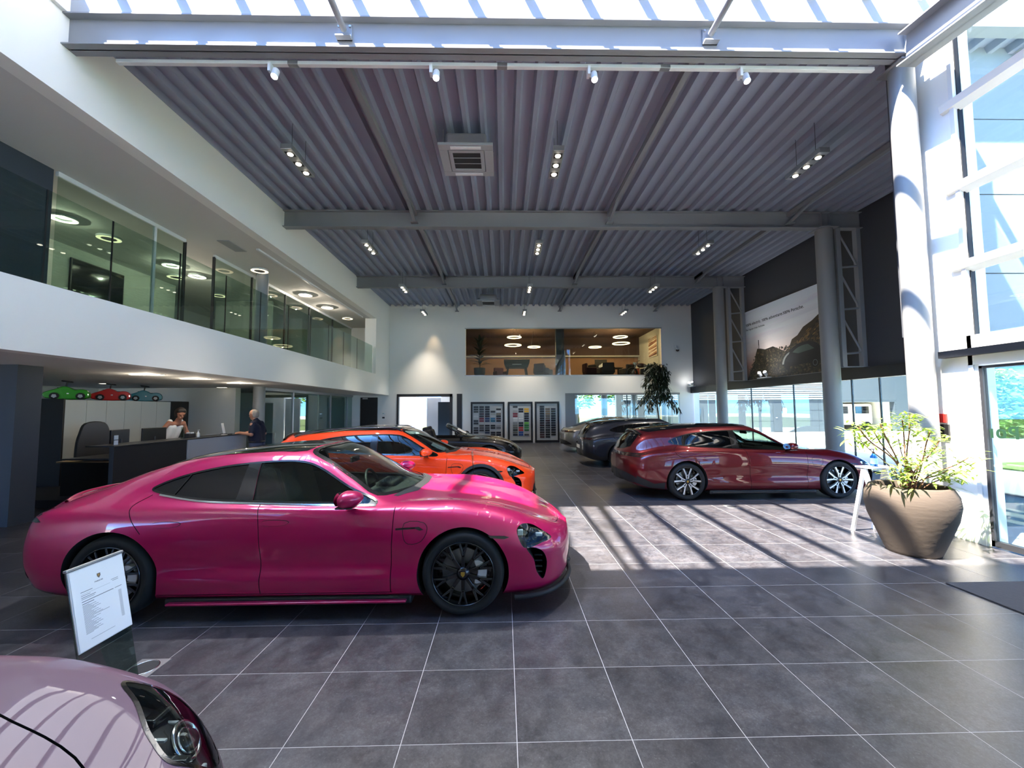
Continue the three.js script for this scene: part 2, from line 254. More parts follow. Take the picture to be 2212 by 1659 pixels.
// ground outside
{
  const paving = std(0xd2d0ca, 0.9), lawn = std(0x5f8a2c, 1), road = std(0x8c8d8e, 0.95);
  struct('ground_paving', [bx(10.05, 60, -0.3, -0.06, -120, 60), bx(6.28, 10.05, -0.3, -0.06, -5.7, 60), bx(-60, 10.05, -0.3, -0.06, -120, -21.1), bx(-60, 6.28, -0.3, -0.06, 7.1, 60)], paving, 'pale paving outside');
}
// ---------------------------------------------------------------- cars: lofted bodies
function pchip(t) { // [[x, y], ...] ascending or descending -> monotone cubic
  const a = t.slice().sort((p, q) => p[0] - q[0]), n = a.length, d = [], m = [];
  for (let i = 0; i < n - 1; i++) d.push((a[i + 1][1] - a[i][1]) / (a[i + 1][0] - a[i][0]));
  for (let i = 0; i < n; i++) { if (!i || i === n - 1) m.push(i ? d[n - 2] : d[0]); else if (d[i - 1] * d[i] <= 0) m.push(0); else { const h0 = a[i][0] - a[i - 1][0], h1 = a[i + 1][0] - a[i][0], w1 = 2 * h1 + h0, w2 = h1 + 2 * h0; m.push((w1 + w2) / (w1 / d[i - 1] + w2 / d[i])); } }
  return (x) => { if (x <= a[0][0]) return a[0][1]; if (x >= a[n - 1][0]) return a[n - 1][1]; let i = 0; while (x > a[i + 1][0]) i++; const h = a[i + 1][0] - a[i][0], s = (x - a[i][0]) / h, s2 = s * s, s3 = s2 * s; return (2 * s3 - 3 * s2 + 1) * a[i][1] + (s3 - 2 * s2 + s) * h * m[i] + (-2 * s3 + 3 * s2) * a[i + 1][1] + (s3 - s2) * h * m[i + 1]; };
}
function loftBody(S, X0, X1, fr, re, inset = 0) { // S: name -> table; fr, re: [start, power] of the plan rounding
  const F = {}; for (const k in S) F[k] = pchip(S[k]);
  const N = inset ? 60 : 150, grid = [], Xs = [];
  for (let i = 0; i <= N; i++) { const s = i / N; Xs.push(X0 + (X1 - X0) * (inset ? s : (0.55 * s + 0.45 * (1 - Math.cos(Math.PI * s)) / 2))); }
  const keys = [['zS', 'yB'], ['zL', 'yL'], ['zK', 'yK'], ['zM', 'yM'], ['zH', 'yH'], ['zW', 'yW'], ['zR', 'yR']], cnt = [3, 5, 5, 6, 7, 9, 12];
  for (const X of Xs) {
    let e = 1; if (X > fr[0]) { const s = (X - fr[0]) / (X1 - fr[0]); e = Math.pow(Math.max(0, 1 - Math.pow(s, fr[1])), 1 / fr[1]); } if (X < re[0]) { const s = (re[0] - X) / (re[0] - X0); e = Math.pow(Math.max(0, 1 - Math.pow(s, re[1])), 1 / re[1]); }
    const pts = keys.map(([z, y]) => [Math.max(0, F[z](X) - inset) * e, F[y](X) - (y === 'yR' ? inset * 0.8 : 0)]);
    pts.push([0, F.yC(X) - inset]);
    const first = [pts[0][0] - 0.1 * e, pts[0][1] - 0.0], last = [-pts[6][0], pts[6][1]], all = [first, ...pts, last], out = [[0, pts[0][1]]];
    out.push([pts[0][0] * 0.6, pts[0][1]]);
    for (let k = 1; k < all.length - 2; k++) { // centripetal Catmull-Rom
      const [p0, p1, p2, p3] = [all[k - 1], all[k], all[k + 1], all[k + 2]], tt = (a, b) => Math.max(1e-5, Math.pow((a[0] - b[0]) ** 2 + (a[1] - b[1]) ** 2, 0.25)), t1 = tt(p0, p1), t2 = t1 + tt(p1, p2), t3 = t2 + tt(p2, p3), n = cnt[k - 1];
      for (let j = 0; j < n; j++) { const t = t1 + (t2 - t1) * j / n, q = []; for (let c = 0; c < 2; c++) { const A1 = (t1 - t) / t1 * p0[c] + t / t1 * p1[c], A2 = (t2 - t) / (t2 - t1) * p1[c] + (t - t1) / (t2 - t1) * p2[c], A3 = (t3 - t) / (t3 - t2) * p2[c] + (t - t2) / (t3 - t2) * p3[c], B1 = (t2 - t) / t2 * A1 + t / t2 * A2, B2 = (t3 - t) / (t3 - t1) * A2 + (t - t1) / (t3 - t1) * A3; q.push((t2 - t) / (t2 - t1) * B1 + (t - t1) / (t2 - t1) * B2); } q[0] = Math.max(0, q[0]); out.push(q); }
    }
    out.push([0, pts[7][1]]); grid.push(out);
  }
  const R = grid[0].length, pos = [], idx = [];
  grid.forEach((o, i) => { for (let j = 0; j < R; j++) pos.push(Xs[i], o[j][1], o[j][0]); for (let j = R - 2; j > 0; j--) pos.push(Xs[i], o[j][1], -o[j][0]); });
  const W = 2 * R - 2; for (let i = 0; i < N; i++) for (let j = 0; j < W; j++) { const a = i * W + j, b = i * W + (j + 1) % W, c = a + W, d = b + W; idx.push(a, c, b, b, c, d); }
  if (inset) for (const i of [0, N]) { const c = pos.length / 3; const y = (grid[i][0][1] + grid[i][R - 1][1]) / 2; pos.push(Xs[i], y, 0); for (let j = 0; j < W; j++) { const a = i * W + j, b = i * W + (j + 1) % W; i ? idx.push(c, b, a) : idx.push(c, a, b); } }
  const g = new THREE.BufferGeometry(); g.setAttribute('position', new THREE.Float32BufferAttribute(pos, 3)); g.setIndex(idx); g.computeVertexNormals();
  g.setAttribute('uv', new THREE.BufferAttribute(new Float32Array(pos.length / 3 * 2), 2));
  const at = (X) => { let i = Xs.findIndex((v) => v > X) - 1; if (i < 0) i = X <= Xs[0] ? 0 : N - 1; const s = Math.min(1, Math.max(0, (X - Xs[i]) / (Xs[i + 1] - Xs[i]))); return grid[i].map((p, j) => [p[0] + (grid[i + 1][j][0] - p[0]) * s, p[1] + (grid[i + 1][j][1] - p[1]) * s]); };
  const side = (X, y) => { const o = at(X); let b = -1; for (let j = 1; j < R - 1; j++) { const [z0, y0] = o[j], [z1, y1] = o[j + 1]; if ((y0 <= y && y1 >= y) && y1 > y0) { const z = z0 + (z1 - z0) * (y - y0) / (y1 - y0); if (z > b) b = z; } } if (b < 0) b = y < o[1][1] ? o[1][0] : 0; return b; };
  const top = (X, z) => { z = Math.abs(z); const o = at(X); for (let j = R - 1; j > 1; j--) { const [z0, y0] = o[j], [z1, y1] = o[j - 1]; if (z >= z0 && z <= z1) return y0 + (y1 - y0) * (z - z0) / Math.max(1e-6, z1 - z0); } return o[Math.floor(R / 2)][1]; };
  return { g, side, top };
}
const dense = (poly, step = 0.03, closed = true) => { const o = []; for (let i = 0; i < poly.length - (closed ? 0 : 1); i++) { const a = poly[i], b = poly[(i + 1) % poly.length], n = Math.max(1, Math.ceil(Math.hypot(b[0] - a[0], b[1] - a[1]) / step)); for (let k = 0; k < n; k++) o.push([a[0] + (b[0] - a[0]) * k / n, a[1] + (b[1] - a[1]) * k / n]); } if (!closed) o.push(poly[poly.length - 1]); return o; };
const smooth = (poly, n = 8, closed = true) => new THREE.CatmullRomCurve3(poly.map(([x, y]) => V3(x, y, 0)), closed, 'centripetal').getPoints(poly.length * n).slice(0, closed ? -1 : undefined).map((p) => [p.x, p.y]);
function clipCell(poly, x0, x1, y0, y1) { let p = poly; for (const [c, v, s] of [[0, x0, 1], [0, x1, -1], [1, y0, 1], [1, y1, -1]]) { const q = []; for (let i = 0; i < p.length; i++) { const a = p[i], b = p[(i + 1) % p.length], da = (a[c] - v) * s, db = (b[c] - v) * s; if (da >= 0) q.push(a); if (da * db < 0) { const t = da / (da - db); q.push([a[0] + (b[0] - a[0]) * t, a[1] + (b[1] - a[1]) * t]); } } p = q; if (p.length < 3) return null; } return p; }
function patch(poly, map, step = 0.05, flip = false) { // outline in 2D, laid over a surface by map(u, v) -> [x, y, z]
  let a0 = 0; for (let i = 0; i < poly.length; i++) { const a = poly[i], b = poly[(i + 1) % poly.length]; a0 += a[0] * b[1] - b[0] * a[1]; } if (a0 < 0) poly = poly.slice().reverse();
  const xs = poly.map((p) => p[0]), ys = poly.map((p) => p[1]), pos = [], uv = [];
  for (let x = Math.floor(Math.min(...xs) / step) * step; x < Math.max(...xs); x += step) for (let y = Math.floor(Math.min(...ys) / step) * step; y < Math.max(...ys); y += step) {
    const c = clipCell(poly, x, x + step, y, y + step); if (!c) continue;
    const tri = c.length === 3 ? [[0, 1, 2]] : THREE.ShapeUtils.triangulateShape(c.map((p) => V2(p[0], p[1])), []);
    for (const t of tri) for (const k of flip ? [t[0], t[2], t[1]] : t) { pos.push(...map(c[k][0], c[k][1])); uv.push(c[k][0], c[k][1]); }
  }
  const g = new THREE.BufferGeometry(); g.setAttribute('position', new THREE.Float32BufferAttribute(pos, 3)); g.setAttribute('uv', new THREE.Float32BufferAttribute(uv, 2));
  const h = mergeVertices(g, 1e-5); h.computeVertexNormals(); return h.toNonIndexed();
}
const prism = (poly, a, b, axis) => { // solid along z (side outline) or along y (plan outline)
  const g = new THREE.ExtrudeGeometry(new THREE.Shape(poly.map(([x, y]) => V2(x, y))), { depth: b - a, bevelEnabled: false });
  if (axis === 'y') { g.rotateX(Math.PI / 2); g.translate(0, b, 0); } else g.translate(0, 0, a);
  return g;
};
const ribbon2 = (line, w) => { // closed thin outline around an open polyline
  const L = [], Rr = []; line.forEach((p, i) => { const a = line[Math.max(0, i - 1)], b = line[Math.min(line.length - 1, i + 1)], d = Math.hypot(b[0] - a[0], b[1] - a[1]) || 1, nx = -(b[1] - a[1]) / d * w / 2, ny = (b[0] - a[0]) / d * w / 2; L.push([p[0] + nx, p[1] + ny]); Rr.push([p[0] - nx, p[1] - ny]); }); return L.concat(Rr.reverse());
};
const evaluator = new Evaluator(); evaluator.useGroups = true; evaluator.attributes = ['position', 'normal', 'uv'];
function carve(outer, cuts) { // returns [skin, lining]
  const A = std(0xffffff), B = std(0x000000); let r = new Brush(outer, A); r.updateMatrixWorld();
  for (const c of cuts) { const b = new Brush(c.index ? c : mergeVertices(c), B); b.updateMatrixWorld(); r = evaluator.evaluate(r, b, SUBTRACTION); }
  const g = r.geometry, mats = Array.isArray(r.material) ? r.material : [r.material], parts = [[], []], nonI = g.index ? g.index.array : null;
  const grp = g.groups.length ? g.groups : [{ start: 0, count: nonI ? nonI.length : g.attributes.position.count, materialIndex: 0 }];
  for (const q of grp) { const k = mats[q.materialIndex] === A ? 0 : 1; for (let i = q.start; i < q.start + q.count; i++) parts[k].push(nonI ? nonI[i] : i); }
  return parts.map((ix) => { const o = new THREE.BufferGeometry(); for (const [n, w] of [['position', 3], ['normal', 3], ['uv', 2]]) { const s = g.attributes[n], d = new Float32Array(ix.length * w); ix.forEach((v, i) => { for (let c = 0; c < w; c++) d[i * w + c] = s.array[v * w + c]; }); o.setAttribute(n, new THREE.BufferAttribute(d, w)); } return o; });
}
const zcyl = (x, y, r, z0, z1, n = 56) => new THREE.CylinderGeometry(r, r, Math.abs(z1 - z0), n).rotateX(Math.PI / 2).translate(x, y, (z0 + z1) / 2);

// ---- body data, x forward, z to the right of the car, origin between the axles on the floor
const TAYCAN = {
  X0: -2.53, X1: 2.46, fr: [1.95, 2.3], re: [-1.98, 2.6],
  S: {
    yB: [[-2.53, 0.5], [-2.5, 0.34], [-2.4, 0.27], [-2.1, 0.2], [-1.7, 0.17], [-1, 0.165], [1, 0.16], [1.8, 0.15], [2.2, 0.17], [2.38, 0.22], [2.46, 0.36]],
    zS: [[-2.53, 0.7], [-2.2, 0.82], [-1.45, 0.88], [-0.9, 0.9], [0.9, 0.9], [1.45, 0.88], [2, 0.84], [2.46, 0.8]],
    yL: [[-2.53, 0.55], [-2.45, 0.42], [-2, 0.34], [-1, 0.3], [1, 0.3], [2, 0.3], [2.4, 0.33], [2.46, 0.4]],
    zL: [[-2.53, 0.78], [-2.2, 0.9], [-1.45, 0.955], [-0.85, 0.95], [0, 0.945], [0.85, 0.945], [1.45, 0.95], [2, 0.9], [2.46, 0.86]],
    yK: [[-2.53, 0.6], [-2.45, 0.5], [-2, 0.45], [-1, 0.43], [1, 0.43], [2, 0.42], [2.4, 0.42], [2.46, 0.44]],
    zK: [[-2.53, 0.8], [-2.2, 0.93], [-1.45, 0.975], [-0.85, 0.935], [0, 0.915], [0.7, 0.915], [1.0, 0.935], [1.45, 0.96], [2, 0.92], [2.46, 0.88]],
    yM: [[-2.53, 0.66], [-2.45, 0.62], [-1.45, 0.66], [0, 0.64], [1.45, 0.62], [2, 0.55], [2.3, 0.5], [2.46, 0.48]],
    zM: [[-2.53, 0.8], [-2.2, 0.93], [-1.8, 0.975], [-1.45, 0.983], [-1, 0.965], [-0.5, 0.945], [0.3, 0.942], [0.9, 0.95], [1.45, 0.965], [1.8, 0.95], [2.1, 0.92], [2.46, 0.88]],
    yH: [[-2.53, 0.72], [-2.4, 0.76], [-2, 0.86], [-1.45, 0.88], [-0.8, 0.882], [0.3, 0.862], [0.9, 0.85], [1.45, 0.815], [1.8, 0.75], [2.1, 0.66], [2.3, 0.58], [2.46, 0.51]],
    zH: [[-2.53, 0.72], [-2.2, 0.86], [-1.8, 0.925], [-1.45, 0.94], [-1, 0.922], [-0.5, 0.91], [0.3, 0.906], [0.9, 0.905], [1.45, 0.9], [1.8, 0.88], [2.1, 0.83], [2.46, 0.76]],
    yW: [[-2.53, 0.7], [-2.45, 0.79], [-2.2, 0.87], [-1.8, 0.955], [-1.45, 0.985], [-0.8, 0.95], [-0.27, 0.925], [0.3, 0.908], [0.75, 0.9], [1.0, 0.905], [1.3, 0.905], [1.6, 0.868], [1.9, 0.79], [2.15, 0.69], [2.35, 0.595], [2.46, 0.53]],
    zW: [[-2.53, 0.6], [-2.2, 0.72], [-1.8, 0.79], [-1.45, 0.825], [-1, 0.838], [-0.3, 0.845], [0.4, 0.845], [0.9, 0.82], [1.2, 0.77], [1.6, 0.755], [1.9, 0.735], [2.15, 0.68], [2.46, 0.6]],
    yR: [[-2.53, 0.72], [-2.44, 0.85], [-2.36, 0.905], [-2.2, 0.925], [-1.9, 1.01], [-1.5, 1.145], [-1.1, 1.243], [-0.7, 1.288], [-0.3, 1.305], [-0.05, 1.297], [0.15, 1.235], [0.45, 1.065], [0.72, 0.935], [0.95, 0.915], [1.2, 0.898], [1.6, 0.85], [1.9, 0.78], [2.15, 0.69], [2.35, 0.605], [2.46, 0.54]],
    zR: [[-2.53, 0.4], [-2.2, 0.5], [-1.8, 0.55], [-1.4, 0.58], [-0.9, 0.605], [-0.3, 0.615], [0.0, 0.62], [0.2, 0.645], [0.45, 0.695], [0.72, 0.745], [0.95, 0.68], [1.2, 0.55], [1.6, 0.48], [2.1, 0.42], [2.46, 0.3]],
    yC: [[-2.53, 0.73], [-2.47, 0.84], [-2.4, 0.925], [-2.34, 0.94], [-2.2, 0.955], [-1.9, 1.05], [-1.5, 1.185], [-1.1, 1.3], [-0.7, 1.352], [-0.35, 1.376], [-0.1, 1.372], [0.08, 1.34], [0.3, 1.24], [0.6, 1.095], [0.9, 0.97], [1.02, 0.935], [1.2, 0.915], [1.6, 0.855], [1.9, 0.785], [2.15, 0.705], [2.35, 0.62], [2.46, 0.55]],
  },
  dlo: [[0.69, 0.912], [0.42, 1.04], [0.16, 1.19], [0.02, 1.245], [-0.12, 1.262], [-0.44, 1.25], [-0.75, 1.213], [-1.05, 1.145], [-1.24, 1.07], [-1.27, 1.045], [-1.18, 1.015], [-0.83, 0.965], [-0.27, 0.938], [0.3, 0.92]],
  splits: [[[-0.37, 0.9], [-0.40, 1.3]], [[-0.52, 0.9], [-0.50, 1.3]]], quarter: [[-1.08, 0.95], [-0.97, 1.2]],
  screen: [[0.93, 0], [0.9, 0.3], [0.8, 0.55], [0.66, 0.7], [0.42, 0.64], [0.12, 0.575], [0.02, 0.53], [0.0, 0.3], [0.0, 0]],
  roofGlass: [[-0.035, 0], [-0.035, 0.3], [-0.06, 0.53], [-0.3, 0.55], [-0.6, 0.55], [-1.2, 0.525], [-1.7, 0.48], [-1.98, 0.42], [-2.05, 0.3], [-2.06, 0]],
};
const CROSS = { ...TAYCAN, re: [-2.1, 3.2], S: { ...TAYCAN.S,
  yC: [[-2.53, 0.82], [-2.47, 0.93], [-2.42, 1.02], [-2.3, 1.15], [-2.2, 1.235], [-2.1, 1.285], [-1.7, 1.345], [-1.1, 1.388], [-0.7, 1.4], [-0.35, 1.398], [-0.1, 1.385], ...TAYCAN.S.yC.filter((p) => p[0] > 0)],
  yR: [[-2.53, 0.8], [-2.45, 0.9], [-2.38, 0.99], [-2.25, 1.09], [-2.1, 1.17], [-1.8, 1.235], [-1.4, 1.283], [-0.9, 1.315], [-0.3, 1.32], [-0.05, 1.303], ...TAYCAN.S.yR.filter((p) => p[0] > 0.1)],
  zR: [[-2.53, 0.42], [-2.3, 0.52], [-2.0, 0.56], [-1.4, 0.595], [-0.9, 0.61], ...TAYCAN.S.zR.filter((p) => p[0] > -0.4)],
}, dlo: [[0.69, 0.912], [0.42, 1.04], [0.16, 1.19], [0.02, 1.25], [-0.12, 1.272], [-0.5, 1.275], [-0.95, 1.255], [-1.35, 1.2], [-1.6, 1.13], [-1.7, 1.075], [-1.68, 1.05], [-1.4, 1.0], [-0.83, 0.965], [-0.27, 0.938], [0.3, 0.92]],
  quarter: [[-1.28, 0.95], [-1.3, 1.3]],
  roofGlass: [[-0.035, 0], [-0.035, 0.3], [-0.06, 0.53], [-0.3, 0.555], [-0.6, 0.56], [-1.2, 0.545], [-1.7, 0.51], [-2.0, 0.46], [-2.08, 0.3], [-2.08, 0]],
};
const halfOf = (poly) => poly.concat(poly.slice().reverse().filter(([, z]) => z > 0.001).map(([x, z]) => [x, -z]));
const cutLine = (poly, line, keep) => { // keep the part of a polygon on one side of a line (front when keep > 0)
  const [a, b] = line, s = (p) => ((p[0] - a[0]) * (b[1] - a[1]) - (p[1] - a[1]) * (b[0] - a[0])) * keep, q = [];
  for (let i = 0; i < poly.length; i++) { const p = poly[i], r = poly[(i + 1) % poly.length], sp = s(p), sr = s(r); if (sp >= 0) q.push(p); if (sp * sr < 0) { const t = sp / (sp - sr); q.push([p[0] + (r[0] - p[0]) * t, p[1] + (r[1] - p[1]) * t]); } } return q;
};
const paint = (color, metal = 0, coat = 1) => phy(color, metal ? 0.36 : 0.5, { metalness: metal, clearcoat: coat, clearcoatRoughness: 0.02, specularIntensity: 0.5 * coat });
const CM = {
  lining: std(0x0a0a0b, 0.85), trim: phy(0x0b0b0c, 0.25, { clearcoat: 0.6 }), plastic: std(0x17181a, 0.6), tint: glassPane(0x9fb0aa), clear: glassPane(0xdfe8e6), privacy: phy(0x060708, 0.03, { specularIntensity: 1, ior: 1.55 }),
  chrome: std(0xdadcdf, 0.12, 1), led: std(0xe8eef2, 0.15, 0.4), lens: phy(0xf4f8fa, 0.02, { transmission: 1, thickness: 0.02, ior: 1.5 }), tail: phy(0x3a0508, 0.1, { clearcoat: 1 }), rimBlack: phy(0x0e0f11, 0.22, { metalness: 0.5, clearcoat: 1, clearcoatRoughness: 0.08 }),
  rimAlu: std(0xd2d4d6, 0.25, 0.85), disc: std(0x8a8c8e, 0.35, 0.9), caliper: std(0xc9cbcc, 0.4, 0.3), seat: std(0x19191b, 0.75), dash: std(0x2a2a2c, 0.8), gold: std(0xb08a3a, 0.35, 0.6), plate: std(0xe4e4e0, 0.5), crestRed: std(0x8a1a1a, 0.4),
};
const polar = (r, a) => [r * Math.cos(a), r * Math.sin(a)];
const blade = (r0, a0, w0, r1, a1, w1) => { const p = polar(r0, a0), q = polar(r1, a1), d = Math.hypot(q[0] - p[0], q[1] - p[1]), nx = -(q[1] - p[1]) / d, ny = (q[0] - p[0]) / d; return [[p[0] + nx * w0 / 2, p[1] + ny * w0 / 2], [p[0] - nx * w0 / 2, p[1] - ny * w0 / 2], [q[0] - nx * w1 / 2, q[1] - ny * w1 / 2], [q[0] + nx * w1 / 2, q[1] + ny * w1 / 2]]; };
const wheelGeo = {};
function wheelParts(style) { // axis along z, outer face towards +z at z = 0
  if (wheelGeo[style]) return wheelGeo[style];
  const R = 0.35, r = 0.268, G = {};
  G.tyre = lathe([[r - 0.005, -0.255], [r + 0.03, -0.262], [R - 0.022, -0.25], [R - 0.004, -0.225], [R, -0.19], [R, -0.075], [R - 0.004, -0.04], [R - 0.02, -0.014], [r + 0.045, -0.002], [r + 0.018, -0.006], [r - 0.002, -0.016]], 72).rotateX(Math.PI / 2);
  G.rim = lathe([[r - 0.002, -0.012], [r - 0.006, -0.004], [r - 0.014, -0.008], [r - 0.02, -0.03], [r - 0.03, -0.08], [r - 0.035, -0.16], [r - 0.01, -0.25], [r, -0.255]], 72).rotateX(Math.PI / 2);
  G.disc = lathe([[0.06, -0.135], [0.185, -0.135], [0.187, -0.12], [0.185, -0.105], [0.06, -0.105]], 48).rotateX(Math.PI / 2);
  G.back = lathe([[0.0, -0.16], [r - 0.035, -0.16]], 40).rotateX(Math.PI / 2);
  const sp = [], ac = [];
  const E = (poly, z, d = 0.03, b = 0.003) => extr(poly, d, b).translate(0, 0, z - d);
  if (style === 'mesh') for (let k = 0; k < 10; k++) { const a = k * Math.PI / 5 + 0.31; sp.push(E(blade(0.03, a, 0.026, 0.15, a, 0.022), -0.03)); for (const s of [-1, 1]) { sp.push(E(blade(0.14, a, 0.02, r - 0.018, a + s * 0.125, 0.013), -0.022)); ac.push(E(blade(0.15, a + s * 0.004, 0.004, r - 0.02, a + s * 0.142, 0.0035), -0.017, 0.004, 0.0006)); } }
  else if (style === 'star') for (let k = 0; k < 5; k++) { const a = k * 2 * Math.PI / 5 + 0.31; for (const s of [-1, 1]) { sp.push(E(blade(0.035, a + s * 0.28, 0.034, 0.125, a + s * 0.2, 0.042), -0.026)); sp.push(E(blade(0.115, a + s * 0.2, 0.044, r - 0.014, a + s * 0.33, 0.05), -0.02)); ac.push(E(blade(0.05, a + s * 0.26, 0.014, 0.13, a + s * 0.2, 0.019), -0.014, 0.01, 0.001)); ac.push(E(blade(0.122, a + s * 0.2, 0.019, r - 0.012, a + s * 0.3, 0.026), -0.01, 0.01, 0.001)); } ac.push(E(blade(0.12, a - 0.2, 0.013, 0.12, a + 0.2, 0.013), -0.014, 0.008, 0.001)); }
  else for (let k = 0; k < 5; k++) { const a = k * 2 * Math.PI / 5 + 0.31; for (const s of [-1, 1]) sp.push(E(blade(0.04, a + s * 0.25, 0.05, r - 0.014, a + s * 0.16, 0.05), -0.022)); }
  G.spokes = join(sp); G.accents = ac.length ? join(ac) : null;
  G.hub = lathe([[0.0, -0.006], [0.03, -0.008], [0.036, -0.016], [0.055, -0.024], [0.06, -0.06]], 32).rotateX(Math.PI / 2);
  G.crest = extr([[-0.016, 0.018], [0.016, 0.018], [0.016, -0.004], [0, -0.022], [-0.016, -0.004]], 0.003, 0.001).translate(0, 0, -0.006);
  G.caliper = extr(smooth([[0.1, 0.09], [0.17, 0.07], [0.195, 0], [0.17, -0.07], [0.1, -0.09], [0.13, 0]], 4), 0.06, 0.006).translate(0, 0, -0.12);
  return (wheelGeo[style] = G);
}
function addWheel(car, x, z, style, rad = 0.35) { // z > 0: right side
  const G = wheelParts(style), w = new THREE.Group(); w.name = 'wheel'; w.position.set(x, rad, z); if (z < 0) w.rotation.y = Math.PI; w.scale.setScalar(rad / 0.35); car.add(w);
  mesh('tyre', G.tyre, M.rubber, w); mesh('rim', [G.rim, G.back], CM.rimBlack, w); mesh('spokes', [G.spokes, G.hub], CM.rimBlack, w);
  if (G.accents) mesh('spoke_faces', G.accents, style === 'star' ? CM.rimAlu : CM.rimGrey ??= std(0x4a4c50, 0.3, 0.8), w);
  mesh('brake_disc', G.disc, CM.disc, w); mesh('caliper', G.caliper, CM.caliper, w); mesh('crest', G.crest, CM.gold, w);
}
const bodies = {};
function taycanBody(style) {
  if (bodies[style]) return bodies[style];
  const D = style === 'cross' ? CROSS : TAYCAN, B = loftBody(D.S, D.X0, D.X1, D.fr, D.re), out = { ...B, D };
  const back = style === 'cross' ? -1.95 : -1.6;
  const cab = { yC: D.S.yC, yR: D.S.yR, zR: D.S.zR, yW: D.S.yW, zW: D.S.zW.map(([x, z]) => [x, z - 0.01]), yB: [[back, 0.82], [-1.05, 0.8], [-0.88, 0.3], [0.9, 0.3]], zS: [[back, 0.5], [0.9, 0.55]], yL: [[back, 0.84], [-1.05, 0.82], [-0.88, 0.36], [0.9, 0.36]], zL: [[back, 0.6], [0.9, 0.62]], yK: [[back, 0.86], [-1.05, 0.84], [-0.88, 0.45], [0.9, 0.45]], zK: [[back, 0.7], [0.9, 0.75]], yM: [[back, 0.88], [-1.05, 0.86], [-0.88, 0.6], [0.9, 0.6]], zM: [[back, 0.74], [0.9, 0.84]], yH: [[back, 0.9], [-1.05, 0.88], [-0.88, 0.8], [0.9, 0.8]], zH: [[back, 0.75], [0, 0.85], [0.9, 0.84]] };
  const inner = loftBody(cab, back, 0.88, [9, 2], [-9, 2], 0.035).g;
  const dlo = smooth(D.dlo, 6), front = cutLine(dlo, D.splits[0], 1), rear = cutLine(dlo, D.splits[1], -1);
  const pillar = cutLine(cutLine(dlo, D.splits[0], -1), D.splits[1], 1);
  const screen = smooth(halfOf(D.screen), 3);
  const head = smooth([[1.905, 0.69], [1.94, 0.722], [2.03, 0.712], [2.13, 0.655], [2.215, 0.585], [2.12, 0.572], [1.97, 0.55], [1.925, 0.61]], 4);
  const vent = smooth([[1.985, 0.548], [2.07, 0.54], [2.13, 0.5], [2.165, 0.4], [2.13, 0.26], [2.075, 0.33], [2.045, 0.45]], 4);
  const both = (poly, a, b) => [prism(poly, a, b), prism(poly, -b, -a)];
  const lineCut = (pts, w = 0.006, a = 0.8) => both(ribbon2(smooth(pts, 4, false), w), a, 1.2);
  const rearX = style === 'cross' ? -1.62 : -1.3;
  const cuts = [zcyl(1.45, 0.345, 0.385, 0.5, 1.2), zcyl(1.45, 0.345, 0.385, -1.2, -0.5), zcyl(-1.45, 0.345, 0.388, 0.5, 1.2), zcyl(-1.45, 0.345, 0.388, -1.2, -0.5), inner,
    prism(front, -1.2, 1.2), prism(rear, -1.2, 1.2), prism(screen, 0.915, 1.7, 'y'),
    ...both(head, 0.45, 1.2), ...both(vent, 0.5, 1.2),
    ...lineCut([[0.862, 0.885], [0.858, 0.7], [0.848, 0.45], [0.846, 0.2]]), ...lineCut([[-0.3, 0.935], [-0.27, 0.82], [-0.24, 0.5], [-0.232, 0.2]]),
    ...lineCut([[rearX + 0.06, 1.0], [rearX - 0.03, 0.92], [rearX, 0.84], [-1.2, 0.71]]), ...lineCut([[-1.08, 0.202], [0, 0.2], [0.86, 0.2]], 0.006),
    ...[1, -1].map((s) => prism(ribbon2(smooth([[0.98, 0.735 * s], [1.3, 0.7 * s], [1.8, 0.665 * s], [2.12, 0.6 * s], [2.27, 0.48 * s], [2.335, 0.25 * s], [2.345, 0]], 4, false), 0.006), 0.45, 1.2, 'y')),
  ];
  const [skin, lining] = carve(B.g, cuts);
  Object.assign(out, { skin, lining, front, rear, pillar, screen, head, vent, dlo });
  out.sideMap = (o = 0, s = 1) => (x, y) => [x, y, s * (B.side(x, y) + o)];
  out.topMap = (o = 0) => (x, z) => [x, B.top(x, z) + o, z];
  out.endX = (z, y, dir) => { let a = dir > 0 ? 1.2 : -1.2, b = dir > 0 ? D.X1 : D.X0; for (let i = 0; i < 30; i++) { const m = (a + b) / 2; if (B.side(m, y) >= Math.abs(z)) a = m; else b = m; } return a; };
  out.endMap = (dir, o = 0) => (z, y) => [out.endX(z, y, dir) + dir * o, y, z];
  const side2 = (poly, o, st) => [patch(poly, out.sideMap(o, 1), st), patch(poly, out.sideMap(o, -1), st, true)];
  out.side2 = side2;
  const ringOf = (poly, w) => ribbon2([...dense(poly, 0.04), poly[0], poly[1]], w);
  const G = out.G = {};
  G.winF = side2(front, -0.006, 0.06); G.winR = side2(rear, -0.004, 0.06); G.pillar = side2(pillar, 0.004, 0.025);
  G.screen = patch(screen, out.topMap(-0.004), 0.06, true); G.screenEdge = patch(ribbon2([...screen, screen[0], screen[1]], 0.05), out.topMap(0.0012), 0.06, true);
  G.roof = patch(smooth(halfOf(D.roofGlass), 2), out.topMap(0.003), 0.06, true);
  G.dloTrim = side2(ringOf(dlo, 0.014), 0.004, 0.05);
  const low = D.dlo.filter(([, y]) => y < 1.03).sort((a, b) => a[0] - b[0]); G.dloChrome = side2(ribbon2(smooth(low.map(([x, y]) => [x, y - 0.014]), 4, false), 0.012), 0.006, 0.05);
